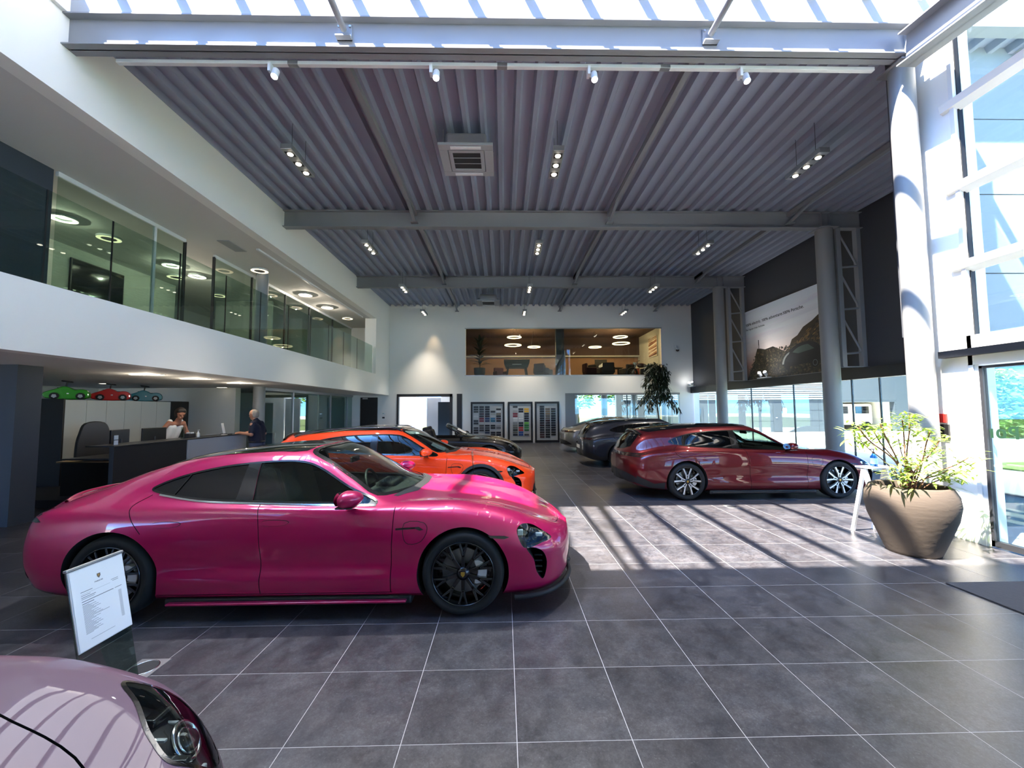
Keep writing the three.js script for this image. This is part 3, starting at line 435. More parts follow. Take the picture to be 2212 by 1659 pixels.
  G.quarter = side2(cutLine(cutLine(dlo, [[D.quarter[0][0] - 0.006, D.quarter[0][1]], [D.quarter[1][0] - 0.006, D.quarter[1][1]]], 1), [[D.quarter[0][0] + 0.006, D.quarter[0][1]], [D.quarter[1][0] + 0.006, D.quarter[1][1]]], -1), 0.003, 0.025);
  G.headCover = side2(head, 0.001, 0.03);
  G.headIn = [1, -1].map((s) => { const l = []; for (const [x, y] of [[1.965, 0.655], [2.02, 0.665], [1.99, 0.605], [2.05, 0.61]]) { const z = s * (B.side(x, y) - 0.03); l.push(new THREE.SphereGeometry(0.022, 14, 10).translate(x + 0.01, y, z)); } return l; }).flat();
  G.headBar = [1, -1].map((s) => [[1.935, 0.66, 0.05, 0.05], [2.1, 0.625, 0.06, 0.03]].map(([x, y, w, h]) => rbox(w, h, 0.03, 0.006, x, y, s * (B.side(x, y) - 0.035)))).flat();
  G.ventSlat = [1, -1].map((s) => [0.31, 0.36, 0.41, 0.46].map((y) => rbox(0.07, 0.012, 0.02, 0.003, 2.09, y, s * (B.side(2.09, y) - 0.06)))).flat();
  G.intake = patch(smooth([[-0.42, 0.2], [0.42, 0.2], [0.5, 0.3], [0.3, 0.36], [-0.3, 0.36], [-0.5, 0.3]], 4), out.endMap(1, 0.003), 0.04);
  G.badge = patch(smooth([[2.2, -0.028], [2.2, 0.028], [2.235, 0.028], [2.265, 0], [2.235, -0.028]], 2), out.topMap(0.004), 0.02, true);
  const tailY = 0.81; G.tailBack = patch([[-0.86, tailY - 0.022], [0.86, tailY - 0.022], [0.86, tailY + 0.045], [0.4, tailY + 0.04], [-0.4, tailY + 0.04], [-0.86, tailY + 0.045]], out.endMap(-1, 0.003), 0.04, true); G.tail = patch([[-0.8, tailY - 0.004], [0.8, tailY - 0.004], [0.8, tailY + 0.024], [0.3, tailY + 0.014], [-0.3, tailY + 0.014], [-0.8, tailY + 0.024]], out.endMap(-1, 0.006), 0.04, true);
  G.diffuser = patch(smooth([[-0.86, 0.33], [-0.7, 0.45], [0, 0.48], [0.7, 0.45], [0.86, 0.33], [0.6, 0.3], [0, 0.3], [-0.6, 0.3]], 4), out.endMap(-1, 0.006), 0.04, true); G.bumperTrim = side2([[-2.36, 0.44], [-2.2, 0.37], [-2.05, 0.3], [-1.86, 0.33], [-1.86, 0.2], [-2.1, 0.215], [-2.36, 0.3]], 0.006, 0.04);
  G.plate = patch([[-0.26, 0.5], [0.26, 0.5], [0.26, 0.61], [-0.26, 0.61]], out.endMap(-1, 0.006), 0.05, true);
  if (style === 'cross') G.rearGlass = patch(smooth([[-0.5, 0.97], [0.5, 0.97], [0.46, 1.15], [0.36, 1.21], [-0.36, 1.21], [-0.46, 1.15]], 4), out.endMap(-1, 0.004), 0.04, true);
  const lip = []; for (let k = 0; k <= 40; k++) { const a = -1 + 2 * k / 40, x = 1.87 + (2.44 - 1.87) * (1 - Math.abs(a) ** 2.2), z = Math.sign(a) * B.side(Math.min(x, 2.43), 0.27); lip.push(V3(x + 0.012, 0.135 + 0.045 * (1 - Math.abs(a)) , z)); }
  G.lip = tube(lip, 0.022, 60, 8);
  G.skirt = [1, -1].map((s) => rbx(-1.02, 1.02, 0.1, 0.17, s * 0.72, s * 0.925, 0.02)); G.skirtBlade = [1, -1].map((s) => rbx(-0.98, 0.98, 0.125, 0.145, s * 0.86, s * 0.965, 0.009));
  const mirrorShell = (s) => { const g = new THREE.SphereGeometry(1, 28, 20), p = g.attributes.position; for (let i = 0; i < p.count; i++) { const x = p.getX(i), y = p.getY(i), z = p.getZ(i); p.setXYZ(i, x > 0 ? x * 0.13 : x * 0.075, y * (0.068 + 0.012 * z) + 0.01 * x, z * 0.12); } g.computeVertexNormals(); return g.translate(0.5, 0.985, s * 1.0); };
  G.mirror = [1, -1].map(mirrorShell); G.mirrorArm = [1, -1].map((s) => bar(V3(0.52, 0.935, s * 0.99), V3(0.5, 0.9, s * 0.88), 0.07, 0.035)); G.mirrorGlass = [1, -1].map((s) => new THREE.CircleGeometry(1, 28).scale(0.1, 0.055, 1).rotateY(-Math.PI / 2).translate(0.428, 0.985, s * 1.0)); G.mirrorBlack = [1, -1].map((s) => rbox(0.14, 0.016, 0.2, 0.007, 0.5, 0.925, s * 0.985));
  const hand = (x) => { const o = smooth([[x - 0.1, 0.795], [x + 0.08, 0.797], [x + 0.11, 0.785], [x + 0.08, 0.765], [x - 0.1, 0.763], [x - 0.115, 0.78]], 3); return o; };
  G.handle = [side2(hand(-0.12), 0.006, 0.03), side2(hand(-1.0), 0.006, 0.03)].flat(); G.handleGap = [side2(ribbon2([...hand(-0.12), hand(-0.12)[0]], 0.006), 0.0012, 0.03), side2(ribbon2([...hand(-1.0), hand(-1.0)[0]], 0.006), 0.0012, 0.03)].flat();
  const flap = smooth([[0.955, 0.765], [1.12, 0.768], [1.15, 0.72], [1.1, 0.62], [0.99, 0.6], [0.955, 0.64]], 3); G.flap = side2(ribbon2([...flap, flap[0]], 0.005), 0.0012, 0.03);
  G.fenderTrim = side2([[0.885, 0.728], [1.08, 0.738], [1.12, 0.716], [1.09, 0.708], [1.05, 0.722], [0.885, 0.712]], 0.006, 0.03);
  G.marker = side2([[1.66, 0.66], [1.8, 0.652], [1.84, 0.64], [1.8, 0.628], [1.68, 0.64]], 0.006, 0.03);
  G.cowl = patch(halfOf([[0.99, 0], [0.96, 0.4], [0.83, 0.66], [0.79, 0.66], [0.9, 0.3], [0.92, 0]]), out.topMap(0.002), 0.05, true);
  // cabin
  G.dash = [rbx(0.35, 0.95, 0.72, 0.9, -0.72, 0.72, 0.06, 3), rbx(0.42, 0.62, 0.84, 0.95, 0.2 - 0.62, 0.62 - 0.62, 0.03)];
  const seat = (x, z) => [rbx(x - 0.25, x + 0.27, 0.38, 0.56, z - 0.25, z + 0.25, 0.07, 3), rbx(-0.09, 0.09, 0, 0.66, -0.24, 0.24, 0.07, 3).rotateZ(0.3).translate(x - 0.24, 0.5, z), rbx(-0.05, 0.05, 0.6, 0.82, -0.14, 0.14, 0.045, 3).rotateZ(0.3).translate(x - 0.25, 0.5, z)];
  G.seats = [seat(-0.2, 0.38), seat(-0.2, -0.38), seat(-1.0, 0.36).map((g) => g.translate(0.14, -0.27, 0)), seat(-1.0, -0.36).map((g) => g.translate(0.14, -0.27, 0))].flat();
  G.wheel = [new THREE.TorusGeometry(0.18, 0.016, 10, 40).rotateY(Math.PI / 2).rotateZ(0.35).translate(0.28, 0.86, -0.38), bar(V3(0.28, 0.86, -0.54), V3(0.28, 0.86, -0.22), 0.025, 0.05), rod(V3(0.28, 0.86, -0.38), V3(0.5, 0.8, -0.38), 0.03)];
  G.rear = rbox(0.03, 0.06, 0.22, 0.012, 0.2, 1.2, 0);
  if (style === 'cross') {
    const arch = (x, r) => { const o = [], i = []; for (let k = 0; k <= 26; k++) { const a = -0.42 + (Math.PI + 0.84) * k / 26; o.push([x + (r + 0.045) * Math.cos(a), 0.345 + (r + 0.045) * Math.sin(a)]); i.push([x + (r - 0.004) * Math.cos(a), 0.345 + (r - 0.004) * Math.sin(a)]); } return o.concat(i.reverse()); };
    G.clad = [side2(arch(1.45, 0.385), 0.009, 0.05), side2(arch(-1.45, 0.388), 0.009, 0.05), side2([[-1.06, 0.175], [1.06, 0.175], [1.04, 0.27], [0.8, 0.255], [-0.8, 0.255], [-1.04, 0.27]], 0.008, 0.05)].flat();
    G.rails = [1, -1].map((s) => { const p = []; for (let k = 0; k <= 14; k++) { const x = 0.0 - 1.95 * k / 14, z = 0.555 - 0.03 * (k / 14); p.push(V3(x, B.top(x, z) + (k === 0 || k === 14 ? 0 : 0.04), s * z)); } return tube(p, 0.013, 40, 8); });
    const spo = []; for (let k = 0; k <= 16; k++) { const z = -0.5 + k / 16; spo.push(V3(-2.2 + 0.1 * Math.abs(z) * 2 * Math.abs(z), B.top(-2.15, Math.abs(z) * 0.98) + 0.005, z)); }
    G.spoiler = tube(spo, 0.028, 30, 8);
  } else { const tl = []; for (let k = 0; k <= 24; k++) { const z = -0.62 + 1.24 * k / 24; const x = -2.385 + 0.22 * Math.abs(z / 0.62) ** 2.4; tl.push(V3(x, B.top(x, Math.abs(z)) + 0.002, z)); } G.tailLip = tube(tl, 0.014, 40, 8); G.tailSide = side2([[-2.36, 0.8], [-2.12, 0.795], [-2.06, 0.805], [-2.12, 0.825], [-2.34, 0.835]], 0.004, 0.03); G.deck = patch(halfOf([[-2.13, 0], [-2.12, 0.4], [-2.1, 0.52], [-2.13, 0.53], [-2.15, 0.42], [-2.16, 0]]), out.topMap(0.003), 0.05, true); }
  return (bodies[style] = out);
}
function makeTaycan(name, label, style, color, wheelStyle, pos, turn, o = {}) {
  const T = taycanBody(style), G = T.G, c = thing(name, label, 'car', pos, turn, 'cars on display'), P = paint(color, o.metal);
  mesh('body_shell', T.skin, P, c); mesh('body_lining', T.lining, CM.lining, c);
  const glass = o.glass ?? CM.tint;
  mesh('windscreen', G.screen, o.screen ?? glass, c); mesh('windscreen_edge', G.screenEdge, CM.trim, c); mesh('roof_glass', G.roof, CM.privacy, c);
  for (const i of [0, 1]) { mesh('front_window', G.winF[i], glass, c); mesh('rear_window', G.winR[i], CM.privacy, c); mesh('door_pillar', G.pillar[i], CM.trim, c); mesh('window_trim', G.dloTrim[i], CM.trim, c); if (o.chrome !== false) mesh('window_chrome', G.dloChrome[i], o.chrome ?? CM.chrome, c); mesh('quarter_bar', G.quarter[i], CM.trim, c); }
  for (const i of [0, 1]) { const h = mesh('headlight', [...G.headIn.slice(i * 4, i * 4 + 4)], CM.lens, c); for (const g of G.headBar.slice(i * 2, i * 2 + 2)) mesh('reflector', g, CM.led, h); mesh('headlight_cover', G.headCover[i], CM.clear, h); mesh('air_vent', G.ventSlat.slice(i * 4, i * 4 + 4), CM.plastic, c); const m = mesh('wing_mirror', [G.mirror[i]], P, c); mesh('mirror_arm', [G.mirrorArm[i], G.mirrorBlack[i]], CM.trim, m); mesh('mirror_glass', G.mirrorGlass[i], CM.chrome, m); mesh('sill', G.skirt[i], CM.plastic, c); mesh('sill_blade', G.skirtBlade[i], style === 'cross' ? CM.plastic : P, c); }
  for (const g of G.handle) mesh('door_handle', g, P, c); for (const g of G.handleGap) mesh('handle_gap', g, CM.lining, c);
  for (const g of G.flap) mesh('charge_flap_gap', g, CM.lining, c); for (const g of G.fenderTrim) mesh('fender_trim', g, CM.trim, c); for (const g of G.marker) mesh('side_marker', g, CM.trim, c); mesh('cowl', G.cowl, CM.plastic, c);
  mesh('front_intake', G.intake, CM.plastic, c); mesh('front_lip', G.lip, CM.plastic, c); mesh('bonnet_badge', G.badge, CM.gold, c);
  const tb = mesh('tail_light_band', G.tailBack, CM.trim, c); mesh('tail_light_bar', G.tail, CM.tail, tb); for (const g of G.bumperTrim) if (style === 'cross') mesh('rear_bumper_trim', g, CM.plastic, c); mesh('diffuser', G.diffuser, CM.plastic, c); if (o.plate) mesh('number_plate', G.plate, CM.plate, c);
  if (G.tailLip) { mesh('tail_lip', G.tailLip, P, c); for (const g of G.tailSide) mesh('tail_light_corner', g, CM.trim, c); }
  if (G.rearGlass) mesh('rear_screen', G.rearGlass, CM.privacy, c);
  if (G.clad && o.cladding) for (const g of G.clad) mesh('arch_cladding', g, CM.plastic, c);
  if (G.rails) { if (o.cladding) for (const g of G.rails) mesh('roof_rail', g, CM.trim, c); mesh('roof_spoiler', G.spoiler, CM.trim, c); }
  if (o.sheet) mesh('price_sheet', patch([[0.52, 0.3], [0.52, 0.52], [0.76, 0.5], [0.76, 0.28]], T.topMap(-0.012), 0.08, true), CM.plate, c);
  mesh('dashboard', G.dash, CM.dash, c); for (let k = 0; k < 4; k++) mesh('seat', G.seats.slice(k * 3, k * 3 + 3), CM.seat, c); mesh('steering_wheel', G.wheel, CM.plastic, c); mesh('rear_view_mirror', G.rear, CM.plastic, c);
  for (const [x, z] of [[1.45, 0.962], [1.45, -0.962], [-1.45, 0.975], [-1.45, -0.975]]) addWheel(c, x, z, wheelStyle, 0.347);
  return c;
}
makeTaycan('electric_saloon', 'magenta four-door electric saloon with black spoked wheels, nearest the camera side-on', 'sedan', 0xae124f, 'mesh', [-1.8, 0, -4.46], 0, { metal: 0.25 });
makeTaycan('electric_estate', 'bright orange electric estate with black roof and dark wheel arch cladding', 'cross', 0xfa4408, 'five', [-1.86, 0, -8.1], 0, { cladding: true, metal: 0, chrome: false, sheet: true });
makeTaycan('electric_estate', 'dark red electric estate with two-tone alloy wheels beside the planter', 'cross', 0x5a0a14, 'star', [4.87, 0, -8.62], 0, { metal: 0.5, chrome: false });
makeTaycan('electric_estate', 'dark slate grey electric estate parked behind the dark red car', 'cross', 0x2a2f3b, 'five', [4.85, 0, -12.9], 0, { metal: 0.4, cladding: true, plate: true, chrome: false });
makeTaycan('electric_saloon', 'silver grey four-door saloon parked farthest back on the right', 'sedan', 0x8a8884, 'mesh', [4.85, 0, -16.9], 0, { metal: 0.6, chrome: false });
function leafGeo(l, w) { const s = new THREE.Shape(); s.moveTo(0, 0); s.quadraticCurveTo(l * 0.35, w * 0.62, l, 0); s.quadraticCurveTo(l * 0.35, -w * 0.62, 0, 0); const g = new THREE.ShapeGeometry(s, 5), p = g.attributes.position; for (let i = 0; i < p.count; i++) { const x = p.getX(i) / l; p.setZ(i, -0.25 * l * x * x + Math.abs(p.getY(i)) * 0.25); } g.computeVertexNormals(); return g.rotateX(-Math.PI / 2); }
const leafDark = phy(0x1d2d16, 0.45, { transmission: 0.15, thickness: 0, side: THREE.DoubleSide }), leafLight = phy(0x8fa832, 0.6, { transmission: 0.35, thickness: 0, side: THREE.DoubleSide });
// ---------------------------------------------------------------- ceiling equipment
const bulbMat = lamp(0xfff2dc, 9), ringMat = lamp(0xffe2b4, 2), stripMat = lamp(0xfff0d8, 3), spotMat = lamp(0xffffff, 12);
function glow(x, y, z, color, power, radius = 3, parent) { const l = new THREE.PointLight(color, power, 0, 2); l.name = 'lamp_light'; l.position.set(x, y, z); l.castShadow = true; l.shadow.radius = radius; parent.add(l); return l; }
function cone(x, y, z, tx, ty, tz, color, power, ang, parent) { const l = new THREE.SpotLight(color, power, 0, ang, 0.7, 2); l.name = 'lamp_beam'; l.position.set(x, y, z); l.target.position.set(tx, ty, tz); l.castShadow = true; l.shadow.radius = 2; parent.add(l, l.target); return l; }
{
  const rows = ['nearest', 'second', 'third', 'farthest'], cols = ['left', 'middle', 'right'];
  const body = rbx(-0.1, 0.1, 0, 0.1, -0.46, 0.46, 0.008), recess = [-0.3, 0, 0.3].map((z) => bx(-0.075, 0.075, -0.003, 0.001, z - 0.075, z + 0.075)), bulbs = [-0.3, 0, 0.3].map((z) => new THREE.SphereGeometry(0.052, 16, 8, 0, Math.PI * 2, Math.PI / 2, Math.PI / 2).scale(1, 0.5, 1).translate(0, -0.003, z));
  [-7.56, -11.7, -15.76, -19.72].forEach((z, r) => [-3.87, 1.02, 5.9].forEach((x, c) => {
    const t = thing('triple_spotlight', `${cols[c]} triple ceiling spotlight in the ${rows[r]} row`, 'ceiling lamp', [x, 6.38, z], 0, 'triple ceiling spotlights');
    mesh('housing', body, M.alu, t); recess.forEach((g) => mesh('recess', g, M.black, t)); bulbs.forEach((g) => mesh('bulb', g, bulbMat, t));
    mesh('hanger', [rod(V3(0, 0.1, 0.25), V3(0, 0.74, 0.25), 0.004, 5), rod(V3(0, 0.1, -0.25), V3(0, 0.74, -0.25), 0.004, 5), rbx(-0.04, 0.04, 0.1, 0.13, -0.1, 0.1, 0.01)], M.dark, t);
    cone(0, -0.06, 0, 0, -6, 0, 0xfff0dc, 55, 0.6, t);
  }));
  const tr = thing('light_track', 'long pale lighting track under the sunlit beam', 'light track', [0, 6.5, -5.46]);
  mesh('rail', rbx(-5.3, 5.3, 0, 0.05, -0.03, 0.03, 0.004), M.frameWhite, tr);
  for (const x of [-2.9, 0, 2.3]) mesh('rail_joint', rbx(x - 0.07, x + 0.07, -0.004, 0.054, -0.034, 0.034, 0.004), M.alu, tr);
  [-3.2, -0.99, 1.21, 3.36].forEach((x, i) => {
    const t = thing('track_spotlight', `${['leftmost', 'second', 'third', 'rightmost'][i]} small white track spotlight under the sunlit beam`, 'spotlight', [x, 6.5, -5.44], 0, 'track spotlights');
    mesh('adapter', rbx(-0.02, 0.02, -0.13, 0, -0.05, 0.05, 0.006), M.frameWhite, t);
    const g = new THREE.CylinderGeometry(0.045, 0.045, 0.13, 20).rotateX(-0.35).translate(0.075, -0.15, 0.02); mesh('lamp_head', [g, rod(V3(0, -0.12, 0), V3(0.06, -0.13, 0), 0.015)], M.frameWhite, t);
    mesh('lens', new THREE.SphereGeometry(0.04, 16, 10).scale(1, 0.4, 1).rotateX(-0.35).translate(0.075, -0.214, 0.044), spotMat, t);
    cone(0.075, -0.25, 0.05, 0.3, -6.4, 2.2, 0xffffff, 50, 0.4, t);
  });
  const ac = (z, lb) => {
    const t = thing('ceiling_air_unit', lb, 'air conditioner', [-0.68, 0, z], 0, 'ceiling air units');
    mesh('casing', rbx(-0.38, 0.38, 6.55, 6.83, -0.38, 0.38, 0.06), M.alu, t);
    mesh('panel', [rbx(-0.5, 0.5, 6.5, 6.55, -0.5, -0.34, 0.006), rbx(-0.5, 0.5, 6.5, 6.55, 0.34, 0.5, 0.006), rbx(-0.5, -0.34, 6.5, 6.55, -0.34, 0.34, 0.006), rbx(0.34, 0.5, 6.5, 6.55, -0.34, 0.34, 0.006)], M.steelLight, t);
    mesh('grille', bx(-0.26, 0.26, 6.515, 6.53, -0.26, 0.26), M.dark, t);
    for (const z2 of [-0.09, 0.09]) mesh('grille_bar', bx(-0.26, 0.26, 6.508, 6.516, z2 - 0.006, z2 + 0.006), M.steelLight, t);
    mesh('grille_frame', [bx(-0.33, 0.33, 6.5, 6.53, -0.33, -0.26), bx(-0.33, 0.33, 6.5, 6.53, 0.26, 0.33), bx(-0.33, -0.26, 6.5, 6.53, -0.26, 0.26), bx(0.26, 0.33, 6.5, 6.53, -0.26, 0.26)], M.steelLight, t);
    for (const [a, b] of [[0, 0.42], [0, -0.42]]) mesh('louvre', rbx(-0.28, 0.28, 6.485, 6.5, b - 0.035, b + 0.035, 0.004), M.frameWhite, t);
    mesh('hanger', [-0.44, 0.44].map((x) => [rod(V3(x, 6.55, -0.2), V3(x, 7.0, -0.2), 0.006, 6), rod(V3(x, 6.55, 0.2), V3(x, 7.0, 0.2), 0.006, 6)]).flat().concat([bx(-0.5, 0.5, 6.8, 6.82, -0.22, -0.18)]), M.alu, t);
  };
  ac(-7.64, 'ceiling cassette air conditioner near the skylight'); ac(-18.3, 'ceiling cassette air conditioner near the back wall');
}
// ---------------------------------------------------------------- gallery, upper left
{
  const b = thing('glass_balustrade', 'frameless glass balustrade along the gallery edge', 'balustrade', [-5.95, 3.36, 0]);
  const zs = [-3.4, -5.3, -6.2, -7.5, -8.75, -10.0, -11.3, -12.6, -13.9, -15.2, -16.6, -18.5];
  for (let i = 0; i < zs.length - 1; i++) { mesh('pane', bx(-0.006, 0.006, 0, 1.26, zs[i + 1] + 0.012, zs[i] - 0.012), M.glassGreen, b); }
  mesh('bottom_channel', bx(-0.02, 0.02, -0.02, 0.015, -18.5, -3.4), M.dark, b); for (const z of zs.slice(1, -1)) mesh('joint', bx(-0.007, 0.007, 0.01, 1.26, z - 0.009, z + 0.009), M.black, b);
  const p = structGroup('wall_office_glass', 'glass office partitions behind the gallery walkway');
  const z2 = [-7.0, -9.0, -9.85, -10.85, -12.5, -14.4, -16.2, -18.4, -20.7];
  for (let i = 0; i < z2.length - 1; i++) if (i !== 2) mesh('pane', bx(-7.725, -7.715, 3.3, 5.82, z2[i + 1] + 0.02, z2[i] - 0.02), M.glassGreen, p);
  mesh('top_channel', [bx(-7.75, -7.69, 5.8, 5.88, -9.85, -7), bx(-7.75, -7.69, 5.8, 5.88, -20.7, -10.85)], M.frameWhite, p); for (const z of z2.slice(1, -1)) mesh('post', bx(-7.75, -7.69, 3.3, 5.82, z - 0.02, z + 0.02), z === -9.0 ? M.frameWhite : M.dark, p);
  struct('wall_office', [bx(-11.1, -10.9, 3.3, 5.88, -13.6, -7), bx(-13, -7.75, 3.3, 5.88, -6.9, -6.75), bx(-10.9, -8.8, 3.3, 5.88, -15.6, -15.5)], M.greyWall, 'plain office walls on the gallery');
  const tv = thing('wall_screen', 'black wall screen in the gallery office', 'screen', [-10.88, 4.6, -11.0]);
  mesh('bezel', rbx(-0.02, 0.03, 0, 1.0, -0.72, 0.72, 0.008), M.black, tv); mesh('panel', bx(0.031, 0.033, 0.03, 0.97, -0.69, 0.69), phy(0x05060a, 0.08), tv);
  const pil = structGroup('wall_pillar', 'dark clad pillars on the left'); mesh('pillar_upper', bx(-9.4, -7.72, 3.3, 5.88, -6.95, -5.3), M.pillar, pil); mesh('pillar_glazing', [bx(-7.75, -7.7, 3.3, 5.88, -5.3, -2)], M.pillar, pil); mesh('pillar_lower', bx(-9.2, -7.45, 0, 2.45, -6.74, -6.39), M.pillar, pil);
  const rings = [[-9.41, -8.71, 'nearest the dark pillar'], [-9.41, -9.72, 'second from the dark pillar'], [-9.41, -11.57, 'above the glass office door'], [-10.1, -12.6, 'left of a pair over the middle office'], [-9.4, -12.52, 'right of a pair over the middle office'], [-7.2, -12.0, 'on the walkway beside the round gallery column'], [-7.1, -14.58, 'on the walkway past the round gallery column'], [-10.2, -14.64, 'low in the deep office'], [-7.1, -16.4, 'far along the walkway'], [-7.05, -18.4, 'at the end of the walkway']];
  const tor = lathe([[0.14, 0], [0.23, 0], [0.23, 0.05], [0.14, 0.05], [0.14, 0]], 40), led = lathe([[0.145, -0.002], [0.225, -0.002]], 40);
  rings.forEach(([x, z, w], i) => { const t = thing('ring_lamp', `glowing ring ceiling lamp on the gallery, ${w}`, 'ceiling lamp', [x, 5.83, z], 0, 'gallery ring lamps'); mesh('housing', tor, M.frameWhite, t); mesh('glow_ring', led, ringMat, t); if (i % 2 === 0) glow(0, -0.06, 0, 0xfff0da, 2.2, 0.4, t); });
  const gc = thing('gallery_column', 'dark round column on the gallery', 'column', [-7.35, 3.3, -12.4]); mesh('shaft', cyl(0.17, 0.17, 2.58), M.steel, gc);
  single('ceiling_light_strip', rbx(-6.35, -6.28, 5.83, 5.88, -18.2, -10.4, 0.004), M.frameWhite, 'long white light strip on the gallery soffit', 'light strip');
  single('ceiling_vent', rbx(-7.0, -6.7, 5.865, 5.885, -10.6, -9.9, 0.004), M.steelLight, 'small grey vent grille in the gallery soffit', 'vent');
}
// ---------------------------------------------------------------- reception, lower left
{
  struct('wall_reception', [bx(-13, -8.6, 0, 2.45, -13.4, -13.25), bx(-13.05, -12.9, 0, 2.45, ZB, 7), bx(-8.65, -8.55, 0, 2.45, -13.45, -13.2)], M.greyWall, 'plain light wall behind the reception');
  struct('floor_podium', rbx(-10.3, -7.45, 0, 0.14, -12.6, -7.6, 0.01), M.dark, 'low dark podium behind the reception desk');
  const strip = (x, z, l, w, lb) => { const t = thing('recessed_lamp', lb, 'ceiling lamp', [x, 2.45, z], 0, 'recessed reception lamps'); mesh('trim', bx(-w / 2 - 0.015, w / 2 + 0.015, -0.006, 0, -l / 2 - 0.015, l / 2 + 0.015), M.frameWhite, t); mesh('glow_panel', bx(-w / 2, w / 2, -0.009, -0.005, -l / 2, l / 2), stripMat, t); return t; };
  [[-7.1, -8.25, 'nearest glowing strip in the reception soffit'], [-7.0, -9.4, 'second glowing strip in the reception soffit'], [-7.0, -10.95, 'farthest glowing strip in the reception soffit']].forEach(([x, z, lb]) => { const t = strip(x, z, 0.12, 0.6, lb); glow(0, -0.1, 0, 0xfff0d8, 1.2, 0.4, t); });
  strip(-10.4, -10.85, 0.1, 0.2, 'small glowing square lamp above the red toy car'); strip(-8.85, -13.0, 0.1, 0.25, 'small glowing square lamp beside the white wall end');
  // tall cabinets, x = -9.5 front
  const doorMat = std(0xb9bbb6, 0.55), ends = M.black;
  for (let k = 0; k < 6; k++) {
    const z0 = -9.04 - k * 0.47, t = thing('tall_cabinet', `${['first', 'second', 'third', 'fourth', 'fifth', 'sixth'][k]} pale tall cabinet from the left in the reception row`, 'cabinet', [-9.5, 0.0, z0], 0, 'reception cabinets');
    mesh('carcass', bx(-0.72, -0.02, 0.08, 1.98, -0.468, -0.002), M.dark, t); mesh('door', rbx(-0.018, 0.002, 0.1, 1.98, -0.466, -0.004, 0.003), doorMat, t); mesh('handle', rbx(0.002, 0.014, 1.02, 1.05, k % 2 ? -0.07 : -0.44, k % 2 ? -0.03 : -0.4, 0.003), M.dark, t); mesh('plinth', bx(-0.7, -0.06, 0, 0.08, -0.468, -0.002), M.black, t);
  }
  single('cabinet_end_panel', rbx(-10.25, -9.47, 0, 2.0, -9.03, -8.99, 0.004), ends, 'black end panel at the left of the pale cabinets', 'panel');
  const dc = thing('dark_cabinet', 'narrow black tall cabinet behind the woman', 'cabinet', [-9.5, 0, -12.2]); mesh('carcass', rbx(-0.72, 0, 0, 2.0, -0.33, 0.33, 0.004), ends, dc); mesh('door', rbx(0.001, 0.01, 0.05, 1.97, -0.32, 0.32, 0.003), ends, dc);
  // toy cars
  const toy = (color, z, lb) => {
    const t = thing('toy_car', lb, 'toy car', [-9.84, 1.995, z], Math.PI * 1.2, 'ride-on toy cars'), m = phy(color, 0.3, { clearcoat: 0.6 });
    const prof = smooth([[0.36, 0.06], [0.4, 0.14], [0.3, 0.2], [0.18, 0.25], [0.06, 0.31], [-0.04, 0.28], [-0.13, 0.22], [-0.24, 0.24], [-0.33, 0.22], [-0.38, 0.14], [-0.36, 0.06]], 4);
    const cutW = (p) => p; const g = new THREE.ExtrudeGeometry(new THREE.Shape(cutW(prof).map(([x, y]) => V2(x, y))), { depth: 0.2, bevelEnabled: true, bevelSize: 0.025, bevelThickness: 0.04, bevelSegments: 4 }).translate(0, 0, -0.1);
    mesh('body', g, m, t); mesh('seat', rbox(0.2, 0.03, 0.17, 0.014, -0.16, 0.245, 0), M.black, t);
    mesh('windscreen', rbox(0.1, 0.012, 0.2, 0.005, 0.13, 0.295, 0).rotateZ(0), M.black, t);
    const sw = mesh('steering_wheel', [new THREE.TorusGeometry(0.095, 0.016, 10, 28).rotateX(Math.PI / 2).rotateZ(0.15).translate(0.02, 0.46, 0), rod(V3(0.04, 0.3, 0), V3(0.02, 0.46, 0), 0.016), rbox(0.18, 0.02, 0.03, 0.008, 0.02, 0.46, 0)], M.black, t);
    for (const [x, s] of [[0.21, 1], [0.21, -1], [-0.25, 1], [-0.25, -1]]) { const w = mesh('wheel', zcyl(x, 0.085, 0.085, s * 0.12, s * 0.175, 24), M.rubber, t); mesh('hubcap', zcyl(x, 0.085, 0.05, s * 0.172, s * 0.18, 5), M.steelLight, w); }
    mesh('door_mark', rbox(0.04, 0.025, 0.004, 0.002, -0.02, 0.15, 0.142), M.frameWhite, t); mesh('door_mark', rbox(0.04, 0.025, 0.004, 0.002, -0.02, 0.15, -0.142), M.frameWhite, t);
  };
  const toys = scene.children.length; toy(0x2f8a1e, -9.42, 'green ride-on toy car on the pale cabinets'); toy(0xb81f1c, -10.45, 'red ride-on toy car on the pale cabinets'); toy(0x0f6d7c, -11.42, 'teal ride-on toy car on the pale cabinets'); scene.children.slice(toys).forEach((t) => t.scale.setScalar(0.88));
  // reception desk
  const dk = thing('reception_desk', 'long reception desk with black and pale grey front panels', 'desk', [0, 0, 0]);
  const deskDark = std(0x1b1d22, 0.5), deskPale = std(0xb3b7bd, 0.5), deskTop = std(0x2a2c30, 0.35);
  mesh('front_panel', rbx(-7.1, -7.02, 0, 1.08, -9.25, -7.55, 0.004), deskDark, dk); mesh('front_panel', rbx(-7.1, -7.0, 0, 1.08, -11.25, -9.26, 0.004), deskPale, dk);
  mesh('end_panel', rbx(-8.1, -7.02, 0, 1.08, -11.35, -11.27, 0.004), deskPale, dk); mesh('counter_top', rbx(-7.5, -6.98, 1.08, 1.105, -11.38, -7.52, 0.006), deskTop, dk); mesh('work_top', rbx(-8.0, -7.1, 0.84, 0.87, -11.2, -7.6, 0.005), deskTop, dk);
  const low = thing('side_counter', 'low black counter with oak top left of the reception desk', 'counter', [0, 0, 0]);
